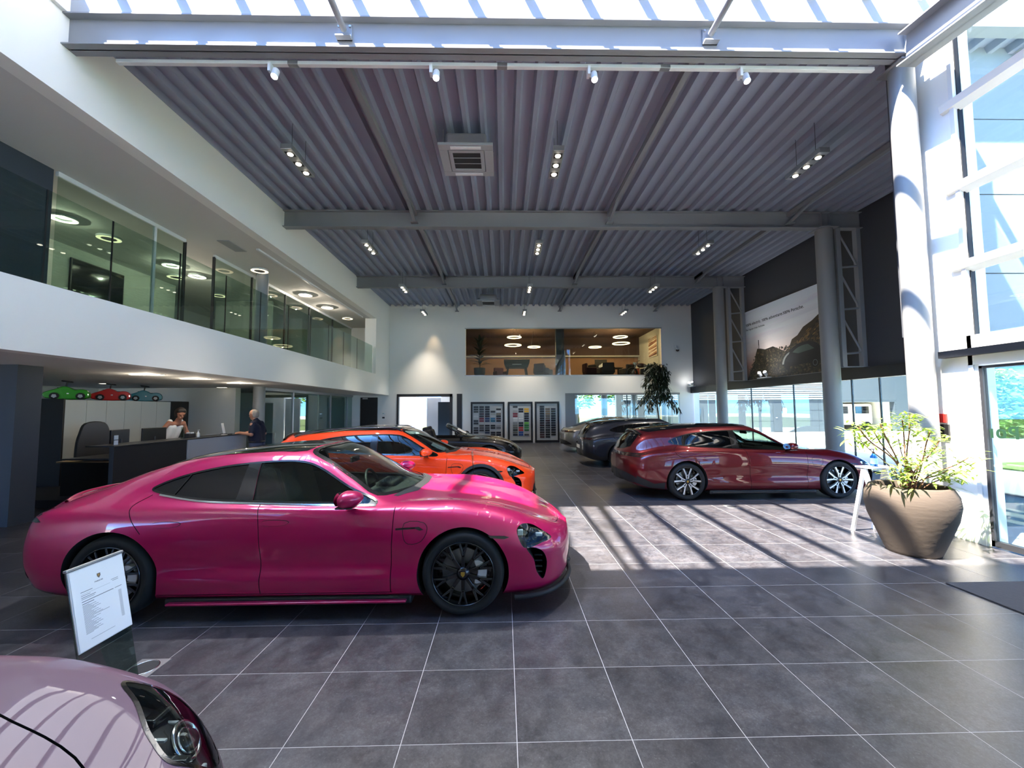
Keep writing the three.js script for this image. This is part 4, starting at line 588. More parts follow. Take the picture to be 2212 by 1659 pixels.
  mesh('cabinet_body', rbx(-8.3, -7.3, 0.0, 0.76, -8.0, -7.6, 0.006).translate(-0.05, 0, -0.35 + 0.0), M.black, low); mesh('oak_top', rbx(-8.35, -7.25, 0.76, 0.79, -8.05, -7.55, 0.006).translate(-0.05, 0, -0.35), std(0xa98a62, 0.55), low);
  single('paper_stack', rbx(-8.0, -7.65, 0.79, 0.796, -8.25, -8.0, 0.002), M.frameWhite, 'few sheets of paper on the oak counter top', 'paper');
  const ch = thing('office_chair', 'black high-backed swivel chair behind the reception desk', 'chair', [-8.55, 0.14, -8.85], -0.5);
  mesh('backrest', (() => { const g = extr(smooth([[-0.24, 0], [-0.27, 0.35], [-0.22, 0.62], [-0.14, 0.82], [0.14, 0.82], [0.22, 0.62], [0.27, 0.35], [0.24, 0]], 4), 0.08, 0.02); return g.rotateX(-0.12).rotateY(Math.PI / 2).translate(-0.2, 0.5, 0); })(), M.black, ch);
  mesh('seat', rbox(0.5, 0.1, 0.5, 0.04, 0.05, 0.5, 0, 3), M.black, ch); mesh('stem', rod(V3(0.02, 0.1, 0), V3(0.02, 0.46, 0), 0.03), M.dark, ch); for (let k = 0; k < 5; k++) { const a = k * 1.2566; mesh('foot', bar(V3(0.02, 0.09, 0), V3(0.02 + 0.3 * Math.cos(a), 0.05, 0.3 * Math.sin(a)), 0.05, 0.03), M.dark, ch); }
  for (const [z, r, lb] of [[-8.35, 0.25, 'wide black monitor back left on the reception desk'], [-9.15, -0.1, 'black monitor back in front of the woman']]) { const t = thing('monitor', lb, 'monitor', [-7.66, 0.87, z], r, 'reception monitors'); mesh('case', rbox(0.035, 0.34, 0.56, 0.012, 0, 0.32, 0), M.black, t); mesh('stand', [rod(V3(0.03, 0.02, 0), V3(0.02, 0.3, 0), 0.02), rbox(0.18, 0.015, 0.24, 0.006, 0, 0.0085, 0)], M.dark, t); }
  const nh = thing('card_holder', 'upright holder with two white note cards at the left end of the desk', 'card holder', [-7.14, 1.105, -7.71]); mesh('card', rbx(0, 0.008, 0.002, 0.083, -0.04, 0.04, 0.002), M.frameWhite, nh); mesh('card', rbx(0, 0.008, 0.095, 0.175, -0.04, 0.04, 0.002), M.frameWhite, nh); mesh('holder_back', rbx(-0.008, -0.001, 0, 0.18, -0.045, 0.045, 0.002), M.dark, nh);
  const bot = thing('pump_bottle', 'clear pump bottle with white cap on the reception counter', 'bottle', [-7.15, 1.105, -9.75]); mesh('bottle_body', lathe([[0, 0], [0.033, 0], [0.036, 0.01], [0.036, 0.09], [0.015, 0.115], [0.013, 0.12], [0, 0.12]], 20), std(0xc8cccb, 0.25), bot); mesh('pump', [cyl(0.016, 0.016, 0.02, 0, 0.12, 0), rod(V3(0, 0.14, 0), V3(0, 0.165, 0), 0.006), rbox(0.05, 0.012, 0.016, 0.005, 0.01, 0.168, 0)], M.frameWhite, bot);
  single('leaflet_holder', [rbx(-7.2, -7.19, 1.105, 1.36, -9.42, -9.3, 0.002), rbx(-7.26, -7.1, 1.105, 1.112, -9.45, -9.27, 0.002)], M.glassGreen, 'clear leaflet holder standing on the counter', 'holder');
  const cr = thing('card_box', 'small dark card box beside the pump bottle', 'box', [-7.22, 1.105, -9.58]); mesh('box_body', rbx(-0.07, 0.07, 0, 0.1, -0.1, 0.1, 0.006), M.dark, cr); mesh('cards', rbx(-0.05, 0.05, 0.1, 0.125, -0.07, 0.03, 0.003), M.frameWhite, cr);
  const nb = thing('paper_tray', 'dark stationery with white slip on the counter', 'stationery', [-7.15, 1.105, -10.75]); mesh('pad', rbx(-0.06, 0.06, 0, 0.018, -0.12, 0.03, 0.004), M.black, nb); mesh('slip', rbx(-0.05, 0.05, 0, 0.012, 0.05, 0.14, 0.003), M.frameWhite, nb);
  const lt = thing('upright_document', 'white printed page standing beside the man', 'document', [-7.45, 1.105, -11.1], 0.35); mesh('page', rbox(0.008, 0.28, 0.21, 0.002, 0, 0.15, 0).rotateZ(0.2), M.frameWhite, lt); mesh('foot', rbox(0.1, 0.01, 0.2, 0.003, -0.02, 0.006, 0), M.black, lt);
  // glass offices on the ground floor
  const c2 = thing('reception_column', 'grey round column behind the man at the desk', 'column', [-7.55, 0, -12.76]); mesh('shaft', cyl(0.165, 0.165, 2.45), M.column, c2); mesh('base_ring', cyl(0.19, 0.19, 0.015), M.steel, c2);
  const gp = structGroup('wall_office_front', 'glass office fronts on the ground floor'); const zz = [-13.0, -14.9, -18.1, -20.0, -20.7];
  for (let i = 0; i < zz.length - 1; i++) mesh('pane', bx(-7.625, -7.615, 0.02, 2.36, zz[i + 1] + 0.03, zz[i] - 0.03), M.glassGreen, gp); for (const z of zz.slice(0, -1)) mesh('post', bx(-7.66, -7.58, 0, 2.45, z - 0.03, z + 0.03), M.alu, gp); mesh('top_channel', bx(-7.66, -7.58, 2.36, 2.45, -20.7, -13), M.alu, gp);
  struct('wall_office_back', [bx(-12.9, -7.66, 0, 2.45, -17.1, -17.0)], M.greyWall, 'cross wall between the ground floor offices');
  const oc = (x, z, r, lb) => { const t = thing('conference_chair', lb, 'chair', [x, 0, z], r, 'office mesh chairs'); mesh('seat', rbox(0.46, 0.03, 0.46, 0.012, 0, 0.46, 0), M.black, t); mesh('backrest', rbox(0.03, 0.46, 0.44, 0.012, -0.24, 0.72, 0).rotateZ(0), M.black, t); for (const s of [-1, 1]) mesh('side_frame', tube([V3(0.2, 0.46, s * 0.23), V3(-0.2, 0.46, s * 0.23), V3(-0.26, 0.6, s * 0.23), V3(-0.27, 0.95, s * 0.23)], 0.012, 20, 6), M.chrome, t); mesh('stem', rod(V3(0, 0.1, 0), V3(0, 0.45, 0), 0.025), M.chrome, t); for (let k = 0; k < 4; k++) { const a = k * Math.PI / 2 + 0.6; mesh('foot', bar(V3(0, 0.09, 0), V3(0.28 * Math.cos(a), 0.04, 0.28 * Math.sin(a)), 0.04, 0.025), M.chrome, t); } };
  oc(-8.2, -14.2, 2.6, 'black mesh chair with chrome frame behind the office glass'); oc(-9.3, -17.9, 0.4, 'black mesh chair at the far office desk');
  const od = thing('office_desk', 'dark desk in the far glass office', 'desk', [-9.6, 0, -18.6]); mesh('table_top', rbox(1.6, 0.03, 0.8, 0.008, 0, 0.735, 0), M.dark, od); for (const [x, z] of [[-0.72, -0.34], [0.72, -0.34], [-0.72, 0.34], [0.72, 0.34]]) mesh('leg', bx(x - 0.025, x + 0.025, 0, 0.72, z - 0.025, z + 0.025), M.dark, od);
  const om = thing('office_screen', 'black screen on the far office desk', 'monitor', [-9.4, 0.75, -18.6], 0.5); mesh('case', rbox(0.04, 0.36, 0.6, 0.01, 0, 0.3, 0), M.black, om); mesh('stand', [rod(V3(0.02, 0.01, 0), V3(0.02, 0.25, 0), 0.02), rbox(0.2, 0.014, 0.22, 0.005, 0, 0.007, 0)], M.dark, om);
  const dr = structGroup('door_2', 'black door left of the loading opening'); mesh('door_leaf', rbx(-7.22, -6.36, 0.01, 2.34, ZB, ZB + 0.03, 0.004), M.black, dr); mesh('door_handle', [rod(V3(-6.45, 1.05, ZB + 0.03), V3(-6.45, 1.05, ZB + 0.08), 0.012), rod(V3(-6.45, 1.05, ZB + 0.08), V3(-6.58, 1.05, ZB + 0.08), 0.011)], M.chrome, dr); mesh('door_closer', rbx(-7.1, -6.85, 2.25, 2.31, ZB + 0.03, ZB + 0.08, 0.006), M.alu, dr);
  single('wall_switch', rbx(-6.12, -6.0, 1.5, 1.56, ZB, ZB + 0.02, 0.004), M.chrome, 'chrome double switch beside the black door', 'switch'); single('wall_socket', rbx(-6.12, -6.0, 1.28, 1.36, ZB, ZB + 0.02, 0.004), M.dark, 'dark square wall control below the chrome switch', 'control');
}
// ---------------------------------------------------------------- back wall: loading opening, sample boards, camera
{
  const zb = ZB;
  struct('trim_9', [bx(-5.4, -5.3, 0, 2.5, zb - 0.2, zb + 0.03), bx(-2.74, -2.62, 0, 2.5, zb - 0.2, zb + 0.03), bx(-5.35, -2.6, 2.36, 2.5, zb - 0.2, zb + 0.03), bx(-2.38, -2.12, 0, 2.5, zb, zb + 0.03)], M.dark, 'dark frame of the loading opening');
  struct('wall_passage', [bx(-6.2, -5.5, -0.05, 3, zb - 5, zb - 0.25), bx(-3.4, -2.0, -0.05, 2.55, zb - 1.6, zb - 1.5), bx(-2.0, -1.9, 0, 2.6, zb - 5, zb - 0.25)], M.white, 'white passage walls behind the loading opening');
  struct('door_3', [bx(-4.2, -3.42, 0, 2.35, zb - 1.7, zb - 1.6)], M.steelLight, 'grey gate leaf standing open in the passage');
  struct('door_4', [bx(-3.4, -2.66, 0, 2.1, zb - 0.5, zb - 0.45)], M.pillar, 'dark door leaf folded open in the passage');
  const back = { w: 'black', g: 'x' }, boards = [[-1.675, 0.03, 5], [0.2, 1.45, 3], [1.56, 2.8, 3]];
  const sw = {}; const swm = (h) => sw[h] ??= phy(h, 0.35, { clearcoat: 0.4 });
  const B0 = [[0x1a1a18, 0x15161c, 0x14151d, 0, 0], [0x1c1c1a, 0x14151f, 0x15161e, 0, 0x2c2c28], [0x3a3a33, 0x111318, 0x101116, 0x151515, 0xc9c9c2], [0xb9bab8, 0x0d0e12, 0x0e0f12, 0x9fa09a, 0x6b6558], [0xc9cac8, 0x0d0e12, 0x0e0f12, 0xb5b6b2, 0x17130e], [0xb4b4b0, 0x6e1420, 0x16325e, 0x15708c, 0x15161c], [0x1c1d1c, 0x6e1420, 0x14284e, 0x125c74, 0x14151a], [0x1a1a1a, 0xb4b4b0, 0, 0, 0], [0, 0x4a4845, 0x181818, 0x1a1a1c, 0x8d8f90], [0x3c3a3a, 0x4a4a48, 0x3e3e3c, 0x1a1a1c, 0x66686a], [0x2a2022, 0x3c3c3c, 0x15161c, 0, 0], [0x241d20, 0, 0x2a3550, 0x12131b, 0x12131b], [0, 0, 0, 0x12131b, 0x12131b]];
  const B1 = [[0x1a1c1c, 0, 0], [0xb9b9b6, 0x12141c, 0xd9a520], [0x9c9c9a, 0x12141c, 0xd9a520], [0x7a1020, 0xd6d4ce, 0x0f1016], [0x7a1020, 0xcfcdc6, 0x0f1016], [0xd8d6d0, 0xd8d6d0, 0x111218], [0xc9c7c0, 0xc9c7c0, 0x111218], [0x8d8d8a, 0x10141f, 0x62b32c], [0x6f706c, 0x10141f, 0x1d7a2e], [0x5a5c56, 0xb01f22, 0x1d7a2e], [0x15201a, 0xb01f22, 0x17602a], [0x5a5a54, 0x1d4a9a, 0], [0x1a1a22, 0x1a3f88, 0x4a4a4a]];
  const B2 = []; for (let r = 0; r < 14; r++) B2.push([[0x1a1a1e, 0x111216, 0x111216, 0x121318, 0x15161a, 0x15161a, 0x111216, 0x1c1014, 0x2c1216, 0x15131a, 0x111216, 0x1f1013, 0x3a1a1c, 0x3a1719][r], [0, 0x6a5a46, 0x7a6448, 0x77603f, 0x5a4c3a, 0x605446, 0x3a1a1c, 0x241416, 0x111216, 0x3c3c3e, 0x15161a, 0x202022, 0x111216, 0x111216][r], r ? (r < 13 ? 0x101116 : 0) : 0]);
  [B0, B1, B2].forEach((rows, bi) => {
    const [x0, x1, nc] = boards[bi], t = thing('sample_board', ['large leather sample board leaning left against the back wall', 'middle paint sample board with yellow, red and green chips', 'right sample board with rows of dark trim samples'][bi], 'sample board', [0, 0, zb], 0, 'sample boards');
    const f = 0.09; mesh('frame', [rbx(x0, x1, 1.98, 2.08, 0, 0.06, 0.006), rbx(x0, x1, 0.02, 0.14, 0, 0.06, 0.006), rbx(x0, x0 + f, 0.14, 1.98, 0, 0.06, 0.006), rbx(x1 - f, x1, 0.14, 1.98, 0, 0.06, 0.006)], M.black, t);
    mesh('backboard', bx(x0 + f, x1 - f, 0.14, 1.98, 0.002, 0.03), std(0xaeb0af, 0.7), t);
    const w = nc === 5 ? 0.235 : 0.235, gx = 0.285, tot = gx * nc, xs = (x0 + x1) / 2 - tot / 2 + (bi === 0 ? -0.02 : 0.03);
    const gs = rbox(w, 0.092, 0.012, 0.003, 0, 0, 0.037);
    rows.forEach((r, j) => r.forEach((h, i) => { if (!h) return; const m = mesh('sample_chip', gs, swm(h), t); m.position.set(xs + gx * (i + 0.5), 1.82 - j * 0.117, 0); }));
  });
  const cam = thing('dome_camera', 'small white dome security camera high on the back wall', 'camera', [8.9, 4.68, zb]); mesh('bracket', [rbx(-0.06, 0.06, 0.1, 0.24, 0, 0.1, 0.01), cyl(0.09, 0.07, 0.08, 0, 0.02, 0.14)], M.frameWhite, cam); mesh('dome', new THREE.SphereGeometry(0.085, 20, 14).translate(0, 0.0, 0.14), M.blackGloss, cam);
  // warm downlight cone on the back wall
  cone(-3.55, 6.3, zb + 0.45, -3.55, 3.2, zb, 0xffd9a8, 7, 0.4, scene);
}
// ---------------------------------------------------------------- lounge behind the upper window
{
  const tan = std(0xa07c62, 0.8), brown = std(0x4a3834, 0.8), z0 = ZB - 0.25, z1 = -27.2;
  struct('floor_lounge', bx(-3.2, 9.6, 3.1, 3.3, z1, z0), M.dark, 'dark lounge floor'); struct('ceiling_lounge', bx(-3.2, 9.6, 6.1, 6.25, z1, z0), brown, 'brown lounge ceiling');
  struct('wall_lounge', [bx(-3.2, 9.6, 3.3, 6.1, -25.5, -25.3), bx(-3.35, -3.2, 3.1, 6.2, z1, z0)], tan, 'tan lounge wall'); struct('wall_lounge_side', [bx(8.4, 8.6, 3.3, 6.1, z1, z0)], M.greyWall, 'grey lounge side wall');
  struct('trim_10', [bx(-3.2, 8.4, 4.98, 6.1, -25.3, -25.0)], brown, 'brown bulkhead across the lounge'); struct('trim_11', [bx(-3.2, 8.4, 4.9, 4.98, -25.32, -24.98)], M.greyWall, 'pale edge of the lounge bulkhead');
  const pc = thing('lounge_pillar', 'dark blue pillar in the middle of the lounge window', 'pillar', [3.05, 3.3, -22.1]); mesh('shaft', bx(-0.22, 0.22, 0, 2.8, -0.2, 0.2), M.pillar, pc); mesh('glass_door_edge', bx(0.24, 0.27, 0, 1.55, 0.1, 0.3), M.alu, pc);
  const rg = [[0.58, 5.62, -22.1, 0.36, 'upper'], [0.53, 5.34, -23.1, 0.45, 'large lower'], [1.72, 5.22, -23.0, 0.33, 'small right-hand'], [5.2, 5.2, -23.0, 0.33, 'small left-hand'], [6.4, 5.62, -22.1, 0.36, 'upper right'], [6.72, 5.42, -23.1, 0.46, 'large right']];
  rg.forEach(([x, y, z, r, n], i) => { const t = thing('pendant_ring', `${n} glowing ring pendant above the ${i < 3 ? 'football table' : 'lounge dining table'}`, 'pendant lamp', [x, y, z], 0, 'lounge ring pendants'); mesh('ring_glow', new THREE.TorusGeometry(r, 0.042, 10, 40).scale(1, 1, 0.7).rotateX(Math.PI / 2), ringMat, t); mesh('wire', [0, 2.1, 4.2].map((a) => rod(V3(r * Math.cos(a), 0, r * Math.sin(a)), V3(0.05 * Math.cos(a), 6.1 - y, 0.05 * Math.sin(a)), 0.004, 4)), M.dark, t); glow(0, -0.08, 0, 0xffcf90, 3.4, 0.5, t); });
  for (const [x, n] of [[0.1, 'left'], [0.75, 'right'], [5.85, 'third'], [6.45, 'fourth']]) { const t = thing('round_downlight', `${n} small round downlight in the lounge ceiling`, 'ceiling lamp', [x, 6.08, -21.8], 0, 'lounge downlights'); mesh('rim', cyl(0.075, 0.075, 0.02), M.frameWhite, t); mesh('bulb', cyl(0.055, 0.055, 0.01, 0, -0.008, 0), bulbMat, t); }
  const ft = thing('football_table', 'black table football game in the lounge window', 'games table', [0.72, 3.3, -22.7]); mesh('cabinet', extr([[-0.7, 1.12], [0.7, 1.12], [0.68, 0.95], [0.58, 0.7], [-0.58, 0.7], [-0.68, 0.95]], 0.8, 0.015).translate(0, 0, -0.4), M.dark, ft); for (const [x, z, s] of [[-0.48, 0.35, -1], [0.48, 0.35, 1], [-0.48, -0.35, -1], [0.48, -0.35, 1]]) mesh('leg', bar(V3(x, 0.72, z), V3(x + s * 0.12, 0, z), 0.1, 0.1), M.black, ft); for (let k = 0; k < 6; k++) mesh('rod', rod(V3(-0.55 + 0.22 * k, 1.14, -0.55), V3(-0.55 + 0.22 * k, 1.14, 0.6), 0.012), M.chrome, ft); mesh('side_panel', rbox(0.5, 0.03, 0.012, 0.004, 0, 0.86, 0.418), M.alu, ft);
  const fiddle = (x, y, z, sc, lb, pot) => { const t = thing('fiddle_leaf_plant', lb, 'plant', [x, y, z]); mesh('pot', lathe([[0, 0], [0.2, 0], [0.3, 0.35], [0.31, 0.62], [0.28, 0.62], [0.27, 0.55], [0, 0.55]], 28).scale(sc, sc, sc), pot, t); mesh('stem', tube([V3(0, 0.5 * sc, 0), V3(0.03, 0.9 * sc, 0.02), V3(-0.02, 1.4 * sc, 0)], 0.025, 16, 8), std(0x4a3826, 0.9), t); for (let k = 0; k < 38; k++) { const a = k * 2.4, h = (0.75 + 0.034 * k) * sc, l = (0.5 + 0.14 * rnd()) * sc; const g = leafGeo(l, l * 0.52); const m = mesh('leaf', g, leafDark, t); m.position.set(0.02, h, 0); m.rotation.set(0, a, 0.25 + 0.5 * (k / 26) + 0.2 * rnd(), 'YXZ'); } };
  fiddle(-1.3, 3.3, -21.9, 1.0, 'tall broad-leaved plant in dark pot at the left of the lounge window', M.dark);
  const arm = (x, z, r, m, lb) => { const t = thing('armchair', lb, 'armchair', [x, 3.3, z], r, 'lounge chairs'); mesh('seat', rbox(0.62, 0.2, 0.62, 0.06, 0, 0.36, 0, 3), m, t); mesh('backrest', rbox(0.62, 0.5, 0.14, 0.06, 0, 0.62, -0.27, 3), m, t); for (const s of [-1, 1]) mesh('armrest', rbox(0.12, 0.32, 0.6, 0.05, s * 0.3, 0.48, 0, 3), m, t); for (const [a, b] of [[-0.25, -0.25], [0.25, -0.25], [-0.25, 0.25], [0.25, 0.25]]) mesh('leg', rod(V3(a, 0, b), V3(a * 0.95, 0.28, b * 0.95), 0.016), M.black, t); };
  const wine = std(0x3a1216, 0.8), grey = std(0x2c2a2c, 0.85);
  arm(-0.2, -24.0, 0.4, wine, 'dark red low chair left of the football table'); arm(2.05, -22.2, 2.6, wine, 'dark red low armchair right of the football table'); arm(2.35, -23.2, 2.2, grey, 'dark grey armchair beside the lounge pillar');
  arm(4.7, -22.2, 1.7, wine, 'leftmost chair at the lounge dining table'); arm(5.2, -22.9, 2.1, grey, 'second chair at the lounge dining table'); arm(5.6, -21.9, 3.1, grey, 'middle chair at the lounge dining table'); arm(6.95, -22.9, -2.6, grey, 'grey rounded chair right of the lounge dining table');
  const dt = thing('dining_table', 'dark dining table in the lounge', 'table', [6.1, 3.3, -23.6]); mesh('table_top', rbox(1.5, 0.04, 0.8, 0.012, 0, 0.74, 0), M.dark, dt); for (const [a, b] of [[-0.65, -0.33], [0.65, -0.33], [-0.65, 0.33], [0.65, 0.33]]) mesh('leg', bx(a - 0.03, a + 0.03, 0, 0.72, b - 0.03, b + 0.03), M.black, dt);
  const sc = thing('easel_screen', 'small dark screen with a white shape behind the dining table', 'screen', [5.9, 3.3, -24.6]); mesh('panel', rbox(0.75, 0.55, 0.04, 0.01, 0, 1.1, 0), M.black, sc); mesh('white_shape', extr(smooth([[-0.16, -0.16], [0.18, -0.16], [0.16, 0.06], [0.06, 0.1], [-0.02, 0.02], [-0.12, -0.02]], 3), 0.004).translate(0.02, 1.06, 0.022), M.frameWhite, sc); mesh('post', rod(V3(0, 0, 0), V3(0, 0.85, 0), 0.03), M.dark, sc);
  const art = canvasTex(256, 320, (c, w, h) => { c.fillStyle = '#c9b6a0'; c.fillRect(0, 0, w, h); const cols = ['#8d5f4b', '#e9dfd0', '#5a3a2e', '#b98a6a', '#efe7dc']; for (let k = 0; k < 22; k++) { c.fillStyle = cols[k % 5]; c.beginPath(); const y = (k * 37) % h; c.moveTo(0, y); c.lineTo(w, y - 50 + (k % 4) * 20); c.lineTo(w, y - 36 + (k % 3) * 16); c.lineTo(0, y + 16); c.fill(); } });
  const pa = thing('wall_picture', 'abstract brown and cream picture on the lounge side wall', 'picture', [8.38, 4.6, -22.6]); mesh('picture_frame', bx(-0.03, 0, -0.02, 1.12, -0.66, 0.66), M.cream, pa); mesh('print', new THREE.PlaneGeometry(1.24, 1.04).rotateY(-Math.PI / 2).translate(-0.032, 0.55, 0), std(0xffffff, 0.8, 0, { map: art }), pa);
  const rk = thing('brochure_rack', 'small red and cream brochure rack in the lounge', 'rack', [7.75, 3.3, -23.9], -0.3); mesh('rack_back', rbox(0.5, 1.0, 0.05, 0.01, 0, 0.55, 0), std(0x6e2a22, 0.8), rk); for (let k = 0; k < 3; k++) mesh('brochure_row', rbox(0.42, 0.2, 0.02, 0.004, 0, 0.3 + 0.28 * k, 0.035), [M.cream, std(0x9a4a38, 0.7), M.cream][k], rk); mesh('foot', rbox(0.5, 0.04, 0.3, 0.01, 0, 0.02, 0), M.dark, rk);
  const mb = thing('motorcycle', 'dark motorcycle standing in the lounge window', 'motorcycle', [7.45, 3.3, -21.5]); for (const x of [-0.62, 0.62]) { const w = mesh('wheel', new THREE.TorusGeometry(0.24, 0.06, 10, 28).translate(x, 0.3, 0), M.rubber, mb); const sp = []; for (let k = 0; k < 10; k++) { const a = k * 0.628; sp.push(rod(V3(x, 0.3, 0), V3(x + 0.23 * Math.cos(a), 0.3 + 0.23 * Math.sin(a), 0), 0.006, 5)); } mesh('wheel_spokes', sp, M.alu, w); } mesh('engine', [rbox(0.36, 0.3, 0.26, 0.05, 0, 0.36, 0), rbox(0.18, 0.16, 0.3, 0.04, 0.04, 0.46, 0)], M.dark, mb); mesh('fuel_tank', new THREE.SphereGeometry(0.2, 20, 14).scale(1.25, 0.62, 0.75).translate(-0.12, 0.68, 0), phy(0x3a1a14, 0.25, { clearcoat: 1 }), mb); mesh('saddle', rbox(0.55, 0.09, 0.22, 0.04, 0.36, 0.66, 0), M.black, mb); mesh('fork', [rod(V3(-0.62, 0.3, 0.09), V3(-0.36, 0.85, 0.09), 0.022), rod(V3(-0.62, 0.3, -0.09), V3(-0.36, 0.85, -0.09), 0.022), rod(V3(-0.34, 0.9, -0.36), V3(-0.34, 0.9, 0.36), 0.015)], M.chrome, mb); mesh('headlamp', new THREE.SphereGeometry(0.1, 16, 12).translate(-0.5, 0.78, 0), M.chrome, mb); mesh('exhaust', [tube([V3(-0.1, 0.28, 0.16), V3(0.2, 0.2, 0.18), V3(0.7, 0.3, 0.18)], 0.035, 20, 8), bar(V3(0.1, 0.4, 0), V3(0.62, 0.3, 0), 0.1, 0.05), rod(V3(0.1, 0.1, -0.1), V3(0.12, 0.0, -0.2), 0.02)], M.alu, mb);
}
// ---------------------------------------------------------------- right side: poster, planter, stand, ficus, mat
{
  const post = canvasTex(1024, 612, (c, w, h) => {
    let g = c.createLinearGradient(0, 0, 0, h); g.addColorStop(0, '#dbe4ef'); g.addColorStop(0.35, '#e2e2e2'); g.addColorStop(0.6, '#dccbc2'); g.addColorStop(0.8, '#a97c66'); g.addColorStop(1, '#5a4034'); c.fillStyle = g; c.fillRect(0, 0, w, h);
    let q = 5; const r = () => (q = (q * 16807) % 2147483647) / 2147483647;
    for (let k = 0; k < 60; k++) { c.fillStyle = `rgba(${170 + 50 * r()},${170 + 45 * r()},${180 + 40 * r()},0.07)`; c.beginPath(); c.ellipse(r() * w, r() * h * 0.5, 100 + 200 * r(), 6 + 16 * r(), -0.06, 0, 7); c.fill(); }
    const hill = (pts, col) => { c.fillStyle = col; c.beginPath(); c.moveTo(pts[0][0], h); for (const p of pts) c.lineTo(p[0], p[1]); c.lineTo(pts[pts.length - 1][0], h); c.fill(); };
    hill([[560, 420], [610, 390], [640, 340], [700, 320], [760, 270], [850, 240], [930, 200], [1024, 190]], '#3b2f20');
    for (let k = 0; k < 500; k++) { const x = 600 + 424 * r(), y = 230 + 230 * r(); if (y < 420 - (x - 560) * 0.5) continue; c.fillStyle = ['#6e5430', '#87683a', '#2a2218', '#4e3d26', '#1d1812'][Math.floor(r() * 5)]; c.beginPath(); c.ellipse(x, y, 4 + 16 * r(), 2 + 6 * r(), -0.5, 0, 7); c.fill(); }
    hill([[60, 612], [120, 520], [170, 470], [190, 400], [215, 350], [260, 355], [320, 370], [420, 360], [560, 420], [700, 430], [1024, 420]], '#231f19');
    for (let k = 0; k < 1700; k++) { const x = 90 + 934 * r(), y = 380 + 232 * r(); if (y < 560 - (x - 60) * 1.2) continue; c.fillStyle = ['#4c4230', '#332d20', '#5c513b', '#1c1a14', '#3a3a26', '#211d16'][Math.floor(r() * 6)]; c.beginPath(); c.ellipse(x, y, 3 + 9 * r(), 2 + 6 * r(), 0, 0, 7); c.fill(); }
    // generic dark car shape on the slope
    c.fillStyle = '#10151a'; c.beginPath(); c.moveTo(520, 520); c.quadraticCurveTo(530, 450, 600, 430); c.quadraticCurveTo(680, 370, 800, 380); c.quadraticCurveTo(900, 390, 930, 460); c.lineTo(940, 530); c.lineTo(560, 545); c.fill();
    c.fillStyle = '#46584f'; c.beginPath(); c.moveTo(640, 440); c.quadraticCurveTo(700, 395, 800, 400); c.lineTo(860, 440); c.lineTo(700, 455); c.fill(); c.fillStyle = '#8d9088'; c.beginPath(); c.moveTo(520, 520); c.quadraticCurveTo(535, 450, 610, 432); c.lineTo(600, 448); c.quadraticCurveTo(550, 470, 540, 520); c.fill();
    c.fillStyle = '#05070a'; c.beginPath(); c.arc(580, 535, 32, 0, 7); c.arc(860, 540, 34, 0, 7); c.fill(); c.strokeStyle = '#7d868a'; c.lineWidth = 4; c.beginPath(); c.arc(860, 540, 20, 0, 7); c.stroke();
    c.fillStyle = '#1a1512'; c.fillRect(232, 290, 10, 34); c.beginPath(); c.arc(237, 284, 6, 0, 7); c.fill(); c.fillRect(231, 322, 4, 30); c.fillRect(240, 322, 4, 30);
    c.fillStyle = '#15161a'; c.font = 'bold 33px sans-serif'; c.fillText('100% electric.', 62, 132); c.fillText('100% adventure.', 290, 132); c.fillText('100% Porsche.', 552, 132); c.font = 'bold 21px sans-serif'; c.fillText('The Taycan Cross Turismo.', 62, 172);
  });
  const p = thing('mountain_poster', 'large poster of a car on a mountain slope with black headline', 'poster', [XR - 0.005, 2.78, -14.0]);
  mesh('backing', bx(-0.03, 0.0, 0, 2.74, -2.28, 2.28), M.frameWhite, p); mesh('print', new THREE.PlaneGeometry(4.54, 2.72).rotateY(-Math.PI / 2).translate(-0.032, 1.37, 0), std(0xffffff, 0.6, 0, { map: post }), p);
  for (const [z, lb] of [[-20.3, 'bright twin floodlight on the lintel left of the poster'], [-14.6, 'bright twin floodlight on the lintel below the poster']]) { const t = thing('twin_floodlight', lb, 'floodlight', [XR - 0.3, 2.78, z], 0, 'floodlights on the lintel'); mesh('base', rbx(-0.06, 0.1, 0, 0.03, -0.3, 0.3, 0.006), M.frameWhite, t); for (const dz of [-0.16, 0.16]) { mesh('lamp_head', [rod(V3(0, 0.02, dz), V3(0, 0.1, dz), 0.02), new THREE.CylinderGeometry(0.06, 0.05, 0.13, 18).rotateZ(0.5).translate(-0.02, 0.14, dz)], M.frameWhite, t); mesh('bulb', new THREE.SphereGeometry(0.055, 14, 10).translate(-0.05, 0.2, dz), spotMat, t); } glow(-0.12, 0.3, 0, 0xffffff, 0.3, 0.5, t); if (z > -17) cone(-0.55, 0.25, 0, 0.3, 2.0, 0.7, 0xffffff, 5, 1.0, t); }
}
